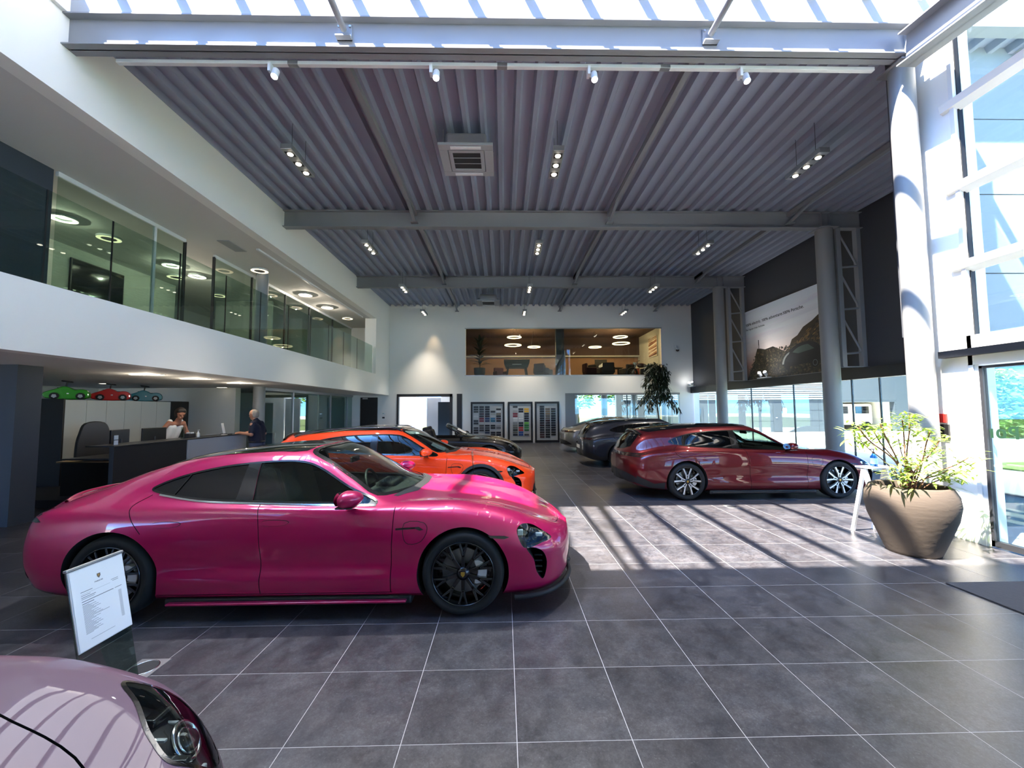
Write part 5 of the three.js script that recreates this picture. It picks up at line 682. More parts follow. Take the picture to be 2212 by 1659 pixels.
{
  // planter with pale shrub
  const px = 4.84, pz = -4.86, t = thing('planter_pot', 'large round taupe clay planter in the sun', 'planter', [px, 0, pz]);
  const clayTex = dataTex(256, (u, v) => { const m = 128 + 70 * (n64(u * 0.3, v) - 0.5) + 40 * (n200(u * 0.5, v) - 0.5); return [m, m, m]; }, false);
  mesh('pot_shell', lathe([[0, 0], [0.24, 0], [0.255, 0.03], [0.32, 0.2], [0.4, 0.42], [0.43, 0.58], [0.418, 0.69], [0.375, 0.775], [0.345, 0.79], [0.325, 0.775], [0.335, 0.7], [0.32, 0.62], [0, 0.62]], 64), std(0x463d35, 0.85, 0, { bumpMap: clayTex, bumpScale: 0.004 }), t);
  mesh('soil', lathe([[0, 0.705], [0.2, 0.7], [0.33, 0.69]], 32), std(0x4a3726, 1), t);
  const s = thing('shrub', 'light green leafy shrub growing in the clay planter', 'plant', [px, 0.7, pz]); const bark = std(0x6e4a3a, 0.9);
  const tips = [[-0.62, 0.78, 0.05], [-0.42, 0.82, 0.12], [-0.3, 0.72, -0.1], [-0.05, 0.86, 0.02], [0.12, 0.92, -0.06], [0.3, 0.62, 0.1], [0.36, 0.72, -0.05], [0.62, 0.42, 0.12], [0.02, 0.5, 0.2], [-0.22, 0.4, 0.22], [0.22, 0.3, 0.25], [-0.34, 0.28, 0.18], [0.4, 0.26, 0.2], [0.1, 0.62, -0.2], [-0.5, 0.66, -0.12]];
  tips.forEach(([x, y, z], i) => {
    const m = V3(x * 0.35 + rr(-0.05, 0.05), y * 0.45, z * 0.4 + rr(-0.04, 0.04)), br = tube([V3(x * 0.1, -0.02, z * 0.1), m, V3(x * 0.8, y * 0.8, z * 0.8), V3(x, y, z)], 0.008 - 0.0002 * i, 20, 6);
    const b = mesh('branch', br, bark, s), g = [];
    for (let k = 0; k < 60; k++) { const l = rr(0.09, 0.15), q = leafGeo(l, l * 0.34); q.rotateZ(rr(-0.3, 0.7)).rotateY(k * 2.4 + rr(0, 1)); const w = Math.pow(rnd(), 0.7); q.translate(x - x * 0.22 * (1 - w) + rr(-0.12, 0.12), y - 0.16 * (1 - w) + rr(-0.06, 0.07), z + rr(-0.12, 0.12)); g.push(q); }
    mesh('leaf_cluster', g, leafLight, b).userData = { kind: 'stuff' };
  });
  for (let k = 0; k < 7; k++) mesh('stem', tube([V3(rr(-0.12, 0.12), -0.03, rr(-0.1, 0.12)), V3(rr(-0.14, 0.14), 0.15, rr(-0.12, 0.14)), V3(rr(-0.2, 0.2), 0.36, rr(-0.15, 0.15))], rr(0.006, 0.009), 12, 6), bark, s);
  // hand sanitiser stand
  const st = thing('sanitiser_stand', 'white sloping stand left of the clay planter', 'stand', [5.06, 0, -5.55], 0.15), wm = std(0xe6e8ea, 0.4);
  for (const x of [-0.17, 0.17]) { mesh('leg', bar(V3(x, 0.005, 0.22), V3(x, 0.9, 0.0), 0.035, 0.05), wm, st); mesh('leg', bar(V3(x, 0.005, -0.2), V3(x, 0.9, 0.0), 0.035, 0.04), wm, st); } mesh('shelf', rbox(0.4, 0.02, 0.2, 0.006, 0, 0.9, 0), wm, st); mesh('lower_panel', bar(V3(0, 0.1, 0.18), V3(0, 0.42, 0.11), 0.34, 0.012), wm, st);
  const bt = thing('sanitiser_bottle', 'blue hand sanitiser bottle on the white stand', 'bottle', [5.06, 0.91, -5.55]); mesh('bottle_body', lathe([[0, 0], [0.038, 0], [0.04, 0.01], [0.04, 0.13], [0.018, 0.16], [0.016, 0.17], [0, 0.17]], 20), phy(0x1d5f9e, 0.15, { clearcoat: 0.5 }), bt); mesh('label_band', lathe([[0.0405, 0.03], [0.0405, 0.11]], 20), std(0x9ec7e6, 0.5), bt); mesh('pump', [cyl(0.016, 0.016, 0.025, 0, 0.17, 0), rod(V3(0, 0.19, 0), V3(0, 0.225, 0), 0.006), rbox(0.06, 0.012, 0.018, 0.005, -0.015, 0.228, 0)], M.dark, bt);
  single('wall_control', rbx(XF - 0.03, XF, 1.28, 1.48, -5.46, -5.36, 0.006), M.black, 'small black control box on the white pilaster', 'control box'); single('alarm_button', rbx(XF - 0.03, XF, 1.5, 1.62, -5.5, -5.38, 0.008), std(0xc41f1a, 0.5), 'small red alarm button on the white pilaster', 'alarm');
  const fm = thing('floor_mat', 'dark grey entrance mat at the right edge', 'mat', [0, 0, 0]); mesh('mat_pile', rbx(4.28, 5.88, 0.0005, 0.014, -4.0, -1.2, 0.004), std(0x3a3a3e, 1, 0, { bumpMap: wallTex, bumpScale: 0.01 }), fm);
  // lettering on the outside of the door glass, seen in reverse
  const font = await new FontLoader().loadAsync('fonts/droid/droid_sans_bold.typeface.json');
  const tg = new TextGeometry('Porsche', { font, size: 0.15, depth: 0.002, curveSegments: 5 }); tg.computeBoundingBox(); const tw = tg.boundingBox.max.x;
  tg.rotateY(Math.PI / 2); single('door_lettering', tg.translate(XF + 0.015, 1.33, -4.63), std(0x2f4a3a, 0.6), 'dark lettering on the outside of the entrance glass', 'lettering');
  // ficus at the back right
  const fp = thing('ficus_tree', 'tall indoor ficus tree in front of the back window', 'plant', [7.25, 0, -19.2]); mesh('trunk', tube([V3(0, 0.35, 0), V3(0.04, 1.2, 0.02), V3(-0.02, 2.0, 0), V3(0.06, 2.9, 0)], 0.035, 24, 8), std(0x5b5148, 0.9), fp); mesh('pot', lathe([[0, 0], [0.22, 0], [0.28, 0.42], [0.25, 0.42], [0.24, 0.36], [0, 0.36]], 28), M.dark, fp);
  for (let k = 0; k < 26; k++) { const a = k * 2.399, h = 1.95 + 1.75 * (k / 26), rad = (k < 8 ? 0.95 : 0.75) * (1.05 - 0.5 * (k / 26)), ex = rad * Math.cos(a), ez = rad * Math.sin(a), dr = k < 10 ? -0.35 : 0.1; const b = mesh('branch', tube([V3(0, Math.min(h, 2.9), 0), V3(ex * 0.5, h + 0.18, ez * 0.5), V3(ex, h + dr, ez)], 0.01, 12, 5), M.dark, fp), g = []; for (let j = 0; j < 60; j++) { const w = 0.2 + 0.8 * rnd(), l = rr(0.18, 0.32); const q = leafGeo(l, l * 0.36).rotateZ(rr(-1.2, -0.1)).rotateY(rr(0, 6.28)); q.translate(ex * w + rr(-0.12, 0.12), h + (w < 0.5 ? 0.18 : 0.18 + (dr - 0.18) * (w - 0.5) * 2) + rr(-0.14, 0.1), ez * w + rr(-0.12, 0.12)); g.push(q); } mesh('leaves', g, leafDark, b).userData = { kind: 'stuff' }; }
}
// ---------------------------------------------------------------- price sign and floor socket, front left
{
  const doc = canvasTex(420, 600, (c, w, h) => { c.fillStyle = '#f4f7fb'; c.fillRect(0, 0, w, h); c.fillStyle = '#6b5d55'; c.beginPath(); c.moveTo(196, 78); c.lineTo(224, 78); c.lineTo(224, 98); c.lineTo(210, 116); c.lineTo(196, 98); c.fill(); c.fillStyle = '#b08a4a'; c.fillRect(204, 84, 12, 14); c.fillStyle = '#4a4e57'; c.font = 'bold 15px sans-serif'; c.fillText('PORSCHE', 172, 140); c.fillStyle = '#6a6f78'; const L = (x, y, l, t = 3) => c.fillRect(x, y, l, t); L(60, 172, 90, 4); L(300, 168, 60, 3); L(310, 180, 50, 3); L(60, 190, 230, 1); L(60, 200, 70, 3); L(60, 214, 110, 4); L(60, 226, 100, 3); L(60, 244, 250, 5); L(320, 244, 60, 4); L(60, 262, 90, 5); for (let k = 0; k < 30; k++) { L(60, 276 + k * 7.4, 50 + ((k * 53) % 90) + (k === 12 || k === 13 ? 90 : 0), 2.4); L(346, 276 + k * 7.4, 26, 2.4); } L(90, 540, 190, 2); });
  const t = thing('price_stand', 'clear acrylic price stand holding a white printed sheet', 'sign', [-1.755, 0, -1.9], 0);
  const lean = 0.2, tilt = (g) => g.rotateZ(lean);
  mesh('acrylic_sheet', tilt(rbox(0.008, 1.07, 0.245, 0.003, 0, 0.535, 0)).translate(0.138, 0.012, 0), glassPane(0xc9d6d2, { roughness: 0.02 }), t);
  mesh('acrylic_foot', rbox(0.3, 0.01, 0.245, 0.003, 0.02, 0.006, 0), glassPane(0xc9d6d2), t);
  mesh('paper_holder', tilt(rbox(0.006, 0.335, 0.243, 0.002, 0.008, 0.89, 0)).translate(0.138, 0.012, 0), M.frameWhite, t);
  const pg = new THREE.PlaneGeometry(0.235, 0.327).rotateY(Math.PI / 2).translate(0.0125, 0.89, 0); mesh('printed_sheet', tilt(pg).translate(0.138, 0.012, 0), std(0xffffff, 0.35, 0, { map: doc }), t);
  mesh('top_clip', tilt(rbox(0.018, 0.012, 0.255, 0.004, 0.006, 1.065, 0)).translate(0.138, 0.012, 0), M.alu, t);
  const fs = thing('floor_socket', 'round floor socket plate set in the tiles', 'floor socket', [-2.42, 0, -2.9]); mesh('plate', rbox(0.2, 0.004, 0.2, 0.001, 0, 0.002, 0), M.alu, fs); mesh('lid', [lathe([[0, 0.005], [0.075, 0.005], [0.08, 0.0045]], 32)], M.dark, fs); mesh('lid_ring', new THREE.TorusGeometry(0.08, 0.004, 6, 40).rotateX(Math.PI / 2).translate(0, 0.0045, 0), M.chrome, fs);
  const f2 = thing('floor_socket', 'floor socket plate in the sunlit tiles beside the dark red car', 'floor socket', [3.95, 0, -7.15]); mesh('plate', rbox(0.2, 0.004, 0.2, 0.001, 0, 0.002, 0), M.alu, f2); mesh('lid', lathe([[0, 0.005], [0.075, 0.005], [0.08, 0.0045]], 32), M.dark, f2);
  // clear stand beside the orange car
  const a2 = thing('acrylic_stand', 'slim clear stand leaning beside the orange front wheel', 'sign', [-0.42, 0, -6.75]); mesh('acrylic_sheet', rbox(0.02, 1.02, 0.2, 0.004, 0, 0.51, 0).rotateZ(0.1).translate(0, 0.012, 0), glassPane(0xd9e4e2), a2); mesh('acrylic_foot', rbox(0.22, 0.01, 0.2, 0.003, -0.08, 0.006, 0), glassPane(0xd9e4e2), a2);
}
// ---------------------------------------------------------------- outside
{
  const facade = std(0x39424a, 0.8), fl = std(0x323a42, 0.7), louvre = std(0x7a848c, 0.6), z0 = -29;
  const b = thing('workshop_building', 'pale blue-grey workshop building across the yard', 'building', [0, 0, z0]);
  mesh('wall', [bx(8, 24.0, -0.06, 3.6, -0.4, 0), bx(24.0, 29.2, 2.05, 7, -0.4, 0), bx(28.2, 29.2, -0.06, 2.05, -0.4, 0), bx(8, 24.0, 3.6, 7, -0.4, 0)], facade, b);
  for (let k = 0; k < 9; k++) mesh('louvre_slat', rbx(8.5, 23.6, 2.28 + 0.15 * k, 2.38 + 0.15 * k, 0, 0.09, 0.01), louvre, b);
  for (const x of [12.5, 15.6, 17.6, 20.7, 22.6]) mesh('panel_joint', bx(x - 0.02, x + 0.02, 0, 2.2, 0, 0.012), fl, b); for (const y of [0.75, 1.5]) mesh('panel_joint', bx(17.6, 24, y - 0.015, y + 0.015, 0, 0.012), fl, b);
  const d = mesh('steel_door', rbx(19.3, 20.75, 0, 2.02, 0.01, 0.06, 0.01), fl, b); mesh('door_sticker', extr(smooth([[-0.12, 0.2], [0.12, 0.2], [0.14, 0], [0.08, -0.2], [-0.08, -0.2], [-0.14, 0]], 3), 0.01).translate(20.1, 1.45, 0.062), M.frameWhite, d); mesh('door_lever', rbx(19.42, 19.55, 0.95, 1.0, 0.06, 0.1, 0.01), M.alu, d);
  mesh('vent_window', rbx(18.25, 18.75, 1.55, 1.95, 0.01, 0.05, 0.01), fl, b); const wd = mesh('small_window', rbx(13.3, 14.2, 0.0, 1.75, 0.0, 0.05, 0.01), fl, b); mesh('window_pane', bx(13.38, 14.05, 0.08, 1.68, 0.05, 0.056), M.blackGloss, wd);
  mesh('garage_interior', [bx(24.0, 28.2, -0.06, 2.05, -6.2, -6), bx(23.8, 24.0, -0.06, 2.2, -6.2, -0.4), bx(28.2, 28.4, -0.06, 2.2, -6.2, -0.4), bx(23.8, 28.4, 2.05, 2.25, -6.2, -0.4)], M.cream, b);
  mesh('yellow_box', rbx(11.15, 11.5, 0.75, 1.85, 0.05, 0.25, 0.02), std(0xe0b400, 0.5), b);
  const v = thing('garage_van', 'cream vehicle parked inside the workshop opening', 'vehicle', [26.3, 0, z0 - 2.2]); mesh('van_body', rbx(-1.7, 1.6, 0.35, 1.95, -0.8, 0.8, 0.2, 4), M.cream, v); mesh('van_window', rbx(-1.3, -0.35, 1.2, 1.75, 0.78, 0.82, 0.03), M.dark, v); mesh('van_window', rbx(0.2, 1.25, 1.2, 1.75, 0.78, 0.82, 0.03), M.blackGloss, v); for (const x of [-1.1, 1.05]) mesh('van_wheel', zcyl(x, 0.3, 0.3, 0.6, 0.84, 24), M.rubber, v);
  const fe = thing('fire_extinguisher', 'red fire extinguisher in the workshop opening', 'extinguisher', [24.5, 0.3, z0 - 0.8]); mesh('cylinder', lathe([[0, 0], [0.09, 0], [0.09, 0.45], [0.04, 0.55], [0, 0.56]], 16), std(0xb0201a, 0.4), fe); mesh('valve', rbox(0.12, 0.05, 0.04, 0.01, 0, 0.6, 0), M.black, fe);
  // green bank, road and trees to the right and behind
  struct('ground_lawn', [bx(14, 70, -0.3, -0.02, -12.5, 40), bx(30, 90, -0.3, -0.02, -60, -12.5), bx(-30, 24, -0.2, -0.03, -80, -36)], std(0x4f5f30, 1), 'green lawn outside');
  
  const leafA = phy(0x4f7a24, 0.8, { transmission: 0.2, thickness: 0, side: THREE.DoubleSide }), leafB = phy(0x6f9a34, 0.8, { transmission: 0.2, thickness: 0, side: THREE.DoubleSide });
  const crown = (r, n, m) => { const g = []; for (let k = 0; k < n; k++) { const u = rr(-1, 1), a = rr(0, 6.28), q = Math.sqrt(1 - u * u), d = r * (0.55 + 0.45 * rnd()); const l = rr(0.3, 0.6); g.push(leafGeo(l, l * 0.7).rotateX(rr(-1, 1)).rotateY(rr(0, 6.28)).translate(d * q * Math.cos(a), d * u * 0.85, d * q * Math.sin(a))); } return join(g); };
  const cr1 = crown(2.2, 900), cr2 = crown(1.9, 1100);
  const trees = [[37, -31, 1.0, 'behind the entrance lawn, left'], [43, -22, 1.2, 'behind the entrance lawn, middle'], [48, -12, 1.1, 'behind the entrance lawn, right'], [3, -46, 1.2, 'behind the back window, left'], [8, -44, 1.0, 'behind the back window, middle'], [13, -47, 1.3, 'behind the back window, right'], [18, -45, 1.1, 'behind the workshop corner']];
  trees.forEach(([x, z, s, w], i) => { const t = thing('garden_tree', `green garden tree ${w}`, 'tree', [x, 0, z], i, 'trees outside'); t.scale.setScalar(s); mesh('trunk', tube([V3(0, -0.05, 0), V3(0.1, 1.2, 0), V3(0, 2.6, 0.1)], 0.14, 12, 8), std(0x5a4a3a, 0.9), t); const c = mesh('crown', cr1, i % 2 ? leafA : leafB, t); c.position.y = 3.4; });
  for (let k = 0; k < 6; k++) { const t = thing('hedge_bush', `${['first', 'second', 'third', 'fourth', 'fifth', 'sixth', 'seventh', 'eighth', 'ninth'][k]} bush from the left in the green bank seen through the entrance glass`, 'bush', [28 + 2.1 * k, 0, -23 + 3.9 * k], k, 'bushes on the bank'); mesh('foliage', cr2, k % 2 ? leafB : leafA, t).position.y = 1.4; mesh('stem', rod(V3(0, 0, 0), V3(0, 0.9, 0), 0.06), M.dark, t); }
  [[4.4, 'first'], [6.3, 'second'], [8.2, 'third'], [10.1, 'fourth']].forEach(([x, n]) => { const t = thing('porch_column', `${n} grey porch column outside the low back window`, 'column', [x, 0, -25.6], 0, 'porch columns'); mesh('shaft', cyl(0.2, 0.2, 2.6), M.column, t); mesh('base', cyl(0.24, 0.24, 0.03), M.steel, t); });
  struct('roof_porch', bx(-2, 11.5, 2.6, 3.0, -26.4, -21), M.dark, 'porch roof slab under the lounge');
}
// ---------------------------------------------------------------- 911-like sports cars
const SPORT = {
  X0: -2.32, X1: 2.2, fr: [1.55, 2.2], re: [-1.7, 2.4],
  S: {
    yB: [[-2.32, 0.45], [-2.2, 0.28], [-1.8, 0.18], [1.7, 0.15], [2.05, 0.17], [2.2, 0.3]], zS: [[-2.32, 0.7], [-1.2, 0.84], [1.2, 0.82], [2.2, 0.72]],
    yL: [[-2.32, 0.5], [-2, 0.3], [1.8, 0.27], [2.2, 0.35]], zL: [[-2.32, 0.78], [-1.2, 0.91], [0, 0.87], [1.2, 0.89], [2.2, 0.78]], yK: [[-2.32, 0.54], [-2, 0.4], [1.8, 0.37], [2.2, 0.39]], zK: [[-2.32, 0.8], [-1.2, 0.925], [0, 0.865], [1.2, 0.905], [2.2, 0.8]],
    yM: [[-2.32, 0.58], [-1.2, 0.6], [0, 0.58], [1.2, 0.56], [2.2, 0.43]], zM: [[-2.32, 0.8], [-1.2, 0.93], [-0.4, 0.885], [0.5, 0.88], [1.2, 0.91], [1.8, 0.88], [2.2, 0.82]],
    yH: [[-2.32, 0.62], [-1.8, 0.76], [-1.2, 0.8], [0, 0.78], [0.8, 0.78], [1.2, 0.775], [1.6, 0.72], [1.95, 0.6], [2.2, 0.46]], zH: [[-2.32, 0.7], [-1.8, 0.84], [-1.2, 0.88], [0, 0.855], [0.8, 0.86], [1.2, 0.865], [1.6, 0.83], [2.2, 0.72]],
    yW: [[-2.32, 0.66], [-1.9, 0.84], [-1.2, 0.92], [-0.3, 0.9], [0.5, 0.875], [0.9, 0.87], [1.2, 0.865], [1.5, 0.825], [1.8, 0.735], [2.05, 0.6], [2.2, 0.49]], zW: [[-2.32, 0.55], [-1.8, 0.68], [-1.2, 0.76], [0, 0.79], [0.6, 0.78], [1.0, 0.74], [1.4, 0.7], [1.8, 0.67], [2.2, 0.55]],
    yR: [[-2.32, 0.68], [-1.9, 0.88], [-1.4, 1.02], [-0.9, 1.14], [-0.4, 1.2], [-0.05, 1.18], [0.2, 1.08], [0.5, 0.94], [0.7, 0.87], [1.0, 0.85], [1.4, 0.79], [1.8, 0.69], [2.05, 0.585], [2.2, 0.5]], zR: [[-2.32, 0.38], [-1.4, 0.5], [-0.4, 0.54], [0, 0.56], [0.3, 0.61], [0.6, 0.67], [0.85, 0.6], [1.2, 0.44], [2.2, 0.3]],
    yC: [[-2.32, 0.7], [-1.9, 0.92], [-1.4, 1.1], [-0.9, 1.24], [-0.35, 1.3], [-0.05, 1.27], [0.2, 1.17], [0.5, 1.01], [0.8, 0.89], [1.0, 0.855], [1.4, 0.785], [1.8, 0.69], [2.05, 0.59], [2.2, 0.51]],
  },
};
function makeSport(label, color, pos, o = {}) {
  const B = loftBody(SPORT.S, SPORT.X0, SPORT.X1, SPORT.fr, SPORT.re), c = thing('sports_car', label, 'car', pos, o.turn ?? 0, 'cars on display'), P = paint(color, o.metal ?? 0, o.coat ?? 1);
  const both = (poly, a, b) => [prism(poly, a, b), prism(poly, -b, -a)], topMap = (q) => (x, z) => [x, B.top(x, z) + q, z];
  const lampPoly = (s) => smooth([[1.6, 0.7 * s], [1.68, 0.735 * s], [1.79, 0.75 * s], [1.9, 0.725 * s], [1.965, 0.655 * s], [1.98, 0.575 * s], [1.92, 0.515 * s], [1.82, 0.55 * s], [1.7, 0.635 * s]], 6);
  const cuts = [zcyl(1.225, 0.335, 0.372, 0.48, 1.2), zcyl(1.225, 0.335, 0.372, -1.2, -0.48), zcyl(-1.225, 0.345, 0.38, 0.48, 1.2), zcyl(-1.225, 0.345, 0.38, -1.2, -0.48),
    prism(lampPoly(1), 0.52, 1.2, 'y'), prism(lampPoly(-1), 0.52, 1.2, 'y'),
    ...[1, -1].map((s) => prism(ribbon2(smooth([[0.9, 0.68 * s], [1.15, 0.6 * s], [1.385, 0.53 * s], [1.735, 0.44 * s], [1.95, 0.26 * s], [2.0, 0]], 5, false), 0.006), 0.4, 1.2, 'y')),
    ...both(ribbon2([[0.62, 0.86], [0.66, 0.6], [0.62, 0.22]], 0.006), 0.7, 1.2), ...both(ribbon2([[-0.52, 0.9], [-0.55, 0.6], [-0.48, 0.22]], 0.006), 0.7, 1.2)];
  if (o.open) cuts.push(prism(smooth([[0.52, 0.62], [0.52, -0.62], [0.2, -0.72], [-1.0, -0.72], [-1.15, -0.5], [-1.15, 0.5], [-1.0, 0.72], [0.2, 0.72]], 4), 0.42, 1.6, 'y'), bx(-1.7, 0.52, 0.885, 1.6, -1.2, 1.2));
  const [skin, lining] = carve(B.g, cuts); mesh('body_shell', skin, P, c); mesh('body_lining', lining, CM.lining, c);
  for (const s of [1, -1]) {
    const lp = lampPoly(s), h = mesh('headlight', patch(lp, (x, z) => [x, B.top(x, z) - 0.075, z], 0.03, true), M.dark, c);
    const cx = 1.86, cz = 0.64 * s, cy = B.top(cx, cz) - 0.055, ax = new THREE.Quaternion().setFromUnitVectors(V3(0, 0, 1), V3(0.8, 0.5, 0.25 * s).normalize()), pl = (g, x, y, z) => { g.applyQuaternion(ax); return g.translate(x, y, z); };
    mesh('lamp_ring', [pl(new THREE.TorusGeometry(0.058, 0.008, 10, 40), cx, cy + 0.01, cz), pl(new THREE.TorusGeometry(0.036, 0.005, 8, 32), cx, cy + 0.012, cz)], CM.chrome, h); mesh('projector_lens', pl(new THREE.SphereGeometry(0.042, 24, 16), cx - 0.008, cy, cz), CM.lens, h);
    mesh('daylight_bar', [rbox(0.014, 0.016, 0.06, 0.004, 1.925, B.top(1.925, 0.62) - 0.07, 0.61 * s), rbox(0.07, 0.01, 0.014, 0.004, 1.77, B.top(1.77, 0.71) - 0.066, 0.71 * s), rbox(0.06, 0.01, 0.014, 0.004, 1.79, B.top(1.79, 0.62) - 0.066, 0.61 * s)], CM.led, h);
    mesh('housing_bezel', [rbox(0.05, 0.03, 0.08, 0.01, 1.73, B.top(1.73, 0.68) - 0.06, 0.68 * s), rbox(0.14, 0.02, 0.03, 0.008, 1.86, B.top(1.86, 0.57) - 0.06, 0.56 * s)], CM.trim, h);
    mesh('headlight_cover', patch(lp, topMap(0.001), 0.03, true), CM.clear, h); mesh('headlight_seal', patch(ribbon2([...lp, lp[0], lp[1]], 0.012), topMap(0.002), 0.04, true), CM.trim, h);
    const mr = mesh('wing_mirror', new THREE.SphereGeometry(1, 24, 16).scale(0.09, 0.06, 0.1).translate(0.42, 0.96, s * 0.92), P, c); mesh('mirror_arm', bar(V3(0.44, 0.92, s * 0.9), V3(0.42, 0.87, s * 0.8), 0.05, 0.025), CM.trim, mr);
  }
  const scr = smooth([[0.72, 0], [0.68, 0.35], [0.52, 0.62], [0.3, 0.585], [0.0, 0.53], [-0.04, 0.3], [-0.04, 0], [-0.04, -0.3], [0.0, -0.53], [0.3, -0.585], [0.52, -0.62], [0.68, -0.35]], 3);
  if (o.open) { // raked screen frame, seats and rolled hood
    const lift = (x, z) => [x, B.top(x, z) + 0.012, z]; mesh('windscreen', patch(scr, lift, 0.05, true), CM.tint, c); mesh('windscreen_frame', tube(scr.map(([x, z]) => V3(x, B.top(x, z) + 0.012, z)), 0.02, 90, 8, true), CM.trim, c);
    for (const z of [0.36, -0.36]) mesh('seat', [rbx(-0.1, 0.1, 0, 0.62, -0.24, 0.24, 0.07, 3).rotateZ(0.28).translate(-0.5, 0.5, z), rbx(-0.06, 0.06, 0.56, 0.72, -0.15, 0.15, 0.05, 3).rotateZ(0.28).translate(-0.5, 0.5, z), rbx(-0.55, 0, 0.43, 0.55, z - 0.25, z + 0.25, 0.06, 3)], CM.seat, c);
    mesh('dashboard', rbx(0.3, 0.62, 0.62, 0.85, -0.66, 0.66, 0.06, 3), CM.dash, c); mesh('steering_wheel', new THREE.TorusGeometry(0.17, 0.016, 8, 32).rotateY(Math.PI / 2).rotateZ(0.35).translate(0.18, 0.84, -0.36), CM.plastic, c);
    mesh('folded_hood', rbx(-1.45, -1.0, 0.85, 0.95, -0.6, 0.6, 0.045, 3), CM.seat, c); mesh('wind_deflector', bx(-0.83, -0.82, 0.86, 1.1, -0.5, 0.5), CM.tint, c);
    mesh('price_sheet', patch([[0.28, 0.12], [0.28, 0.42], [0.52, 0.42], [0.52, 0.12]], topMap(0.03), 0.1, true), CM.plate, c);
  } else { mesh('windscreen', patch(scr, topMap(0.003), 0.05, true), CM.privacy, c); for (const s of [1, -1]) mesh('side_window', patch(smooth([[0.48, 0.9], [0.2, 1.05], [-0.1, 1.15], [-0.5, 1.15], [-0.9, 1.07], [-1.05, 0.96], [-0.4, 0.92]], 4), (x, y) => [x, y, s * (B.side(x, y) + 0.003)], 0.05, s < 0), CM.privacy, c); }
  mesh('cowl', patch(smooth([[0.78, 0], [0.73, 0.35], [0.56, 0.62], [0.53, 0.62], [0.68, 0.34], [0.73, 0], [0.68, -0.34], [0.53, -0.62], [0.56, -0.62], [0.73, -0.35]], 2), topMap(0.004), 0.05, true), CM.plastic, c);
  for (const s of [1, -1]) mesh('sill', rbx(-0.8, 0.82, 0.1, 0.17, s * 0.7, s * 0.86, 0.02), CM.plastic, c);
  for (const [x, z] of [[1.225, 0.9], [1.225, -0.9], [-1.225, 0.92], [-1.225, -0.92]]) addWheel(c, x, z, 'five', 0.335);
  return c;
}
makeSport('black open-top sports car parked behind the orange estate', 0x08080a, [-1.66, 0, -12.6], { open: true, metal: 0 });
makeSport('mauve sports car bonnet and headlight at the lower left corner', 0x7a6474, [-2.9, 0, -0.78], { coat: 0.5 });
// ---------------------------------------------------------------- people
function blob(caps, res, k = 0.03) { // caps: [ax, ay, az, ra, bx, by, bz, rb]; smooth union meshed on a grid
  let lo = [1e9, 1e9, 1e9], hi = [-1e9, -1e9, -1e9];
  for (const c of caps) for (const [o, r] of [[0, c[3]], [4, c[7]]]) for (let i = 0; i < 3; i++) { lo[i] = Math.min(lo[i], c[o + i] - r - 0.05); hi[i] = Math.max(hi[i], c[o + i] + r + 0.05); }
  const ctr = lo.map((v, i) => (v + hi[i]) / 2), half = Math.max(...hi.map((v, i) => v - lo[i])) / 2 * 1.06;
  const mc = new MarchingCubes(res, new THREE.MeshStandardMaterial(), false, false, 120000); mc.isolation = 0;
  const S = mc.size, hs = mc.halfsize ?? S / 2;
  for (let z = 0; z < S; z++) for (let y = 0; y < S; y++) for (let x = 0; x < S; x++) {
    const p = [(x - hs) / hs * half + ctr[0], (y - hs) / hs * half + ctr[1], (z - hs) / hs * half + ctr[2]]; let d = 1e9;
    for (const c of caps) { const bx_ = c[4] - c[0], by = c[5] - c[1], bz = c[6] - c[2], L = bx_ * bx_ + by * by + bz * bz || 1e-9, t = Math.max(0, Math.min(1, ((p[0] - c[0]) * bx_ + (p[1] - c[1]) * by + (p[2] - c[2]) * bz) / L)), q = Math.hypot(p[0] - c[0] - bx_ * t, p[1] - c[1] - by * t, p[2] - c[2] - bz * t) - (c[3] + (c[7] - c[3]) * t); const h = Math.max(0, k - Math.abs(d - q)) / k; d = Math.min(d, q) - h * h * k * 0.25; }
    mc.field[x + y * S + z * S * S] = -d;
  }
  mc.update(); const n = mc.count ?? mc.geometry.drawRange.count, g = new THREE.BufferGeometry(), pos = new Float32Array(n * 3); for (let i = 0; i < n; i++) for (let c = 0; c < 3; c++) pos[i * 3 + c] = mc.positionArray[i * 3 + c] * half + ctr[c];
  g.setAttribute('position', new THREE.BufferAttribute(pos, 3)); g.setAttribute('normal', new THREE.BufferAttribute(mc.normalArray.slice(0, n * 3), 3)); const w = mergeVertices(FLAT(g).deleteAttribute('normal'), 1e-5); w.computeVertexNormals(); return w.toNonIndexed();
}
const cp = (a, ra, b, rb) => [...a, ra, ...b, rb];
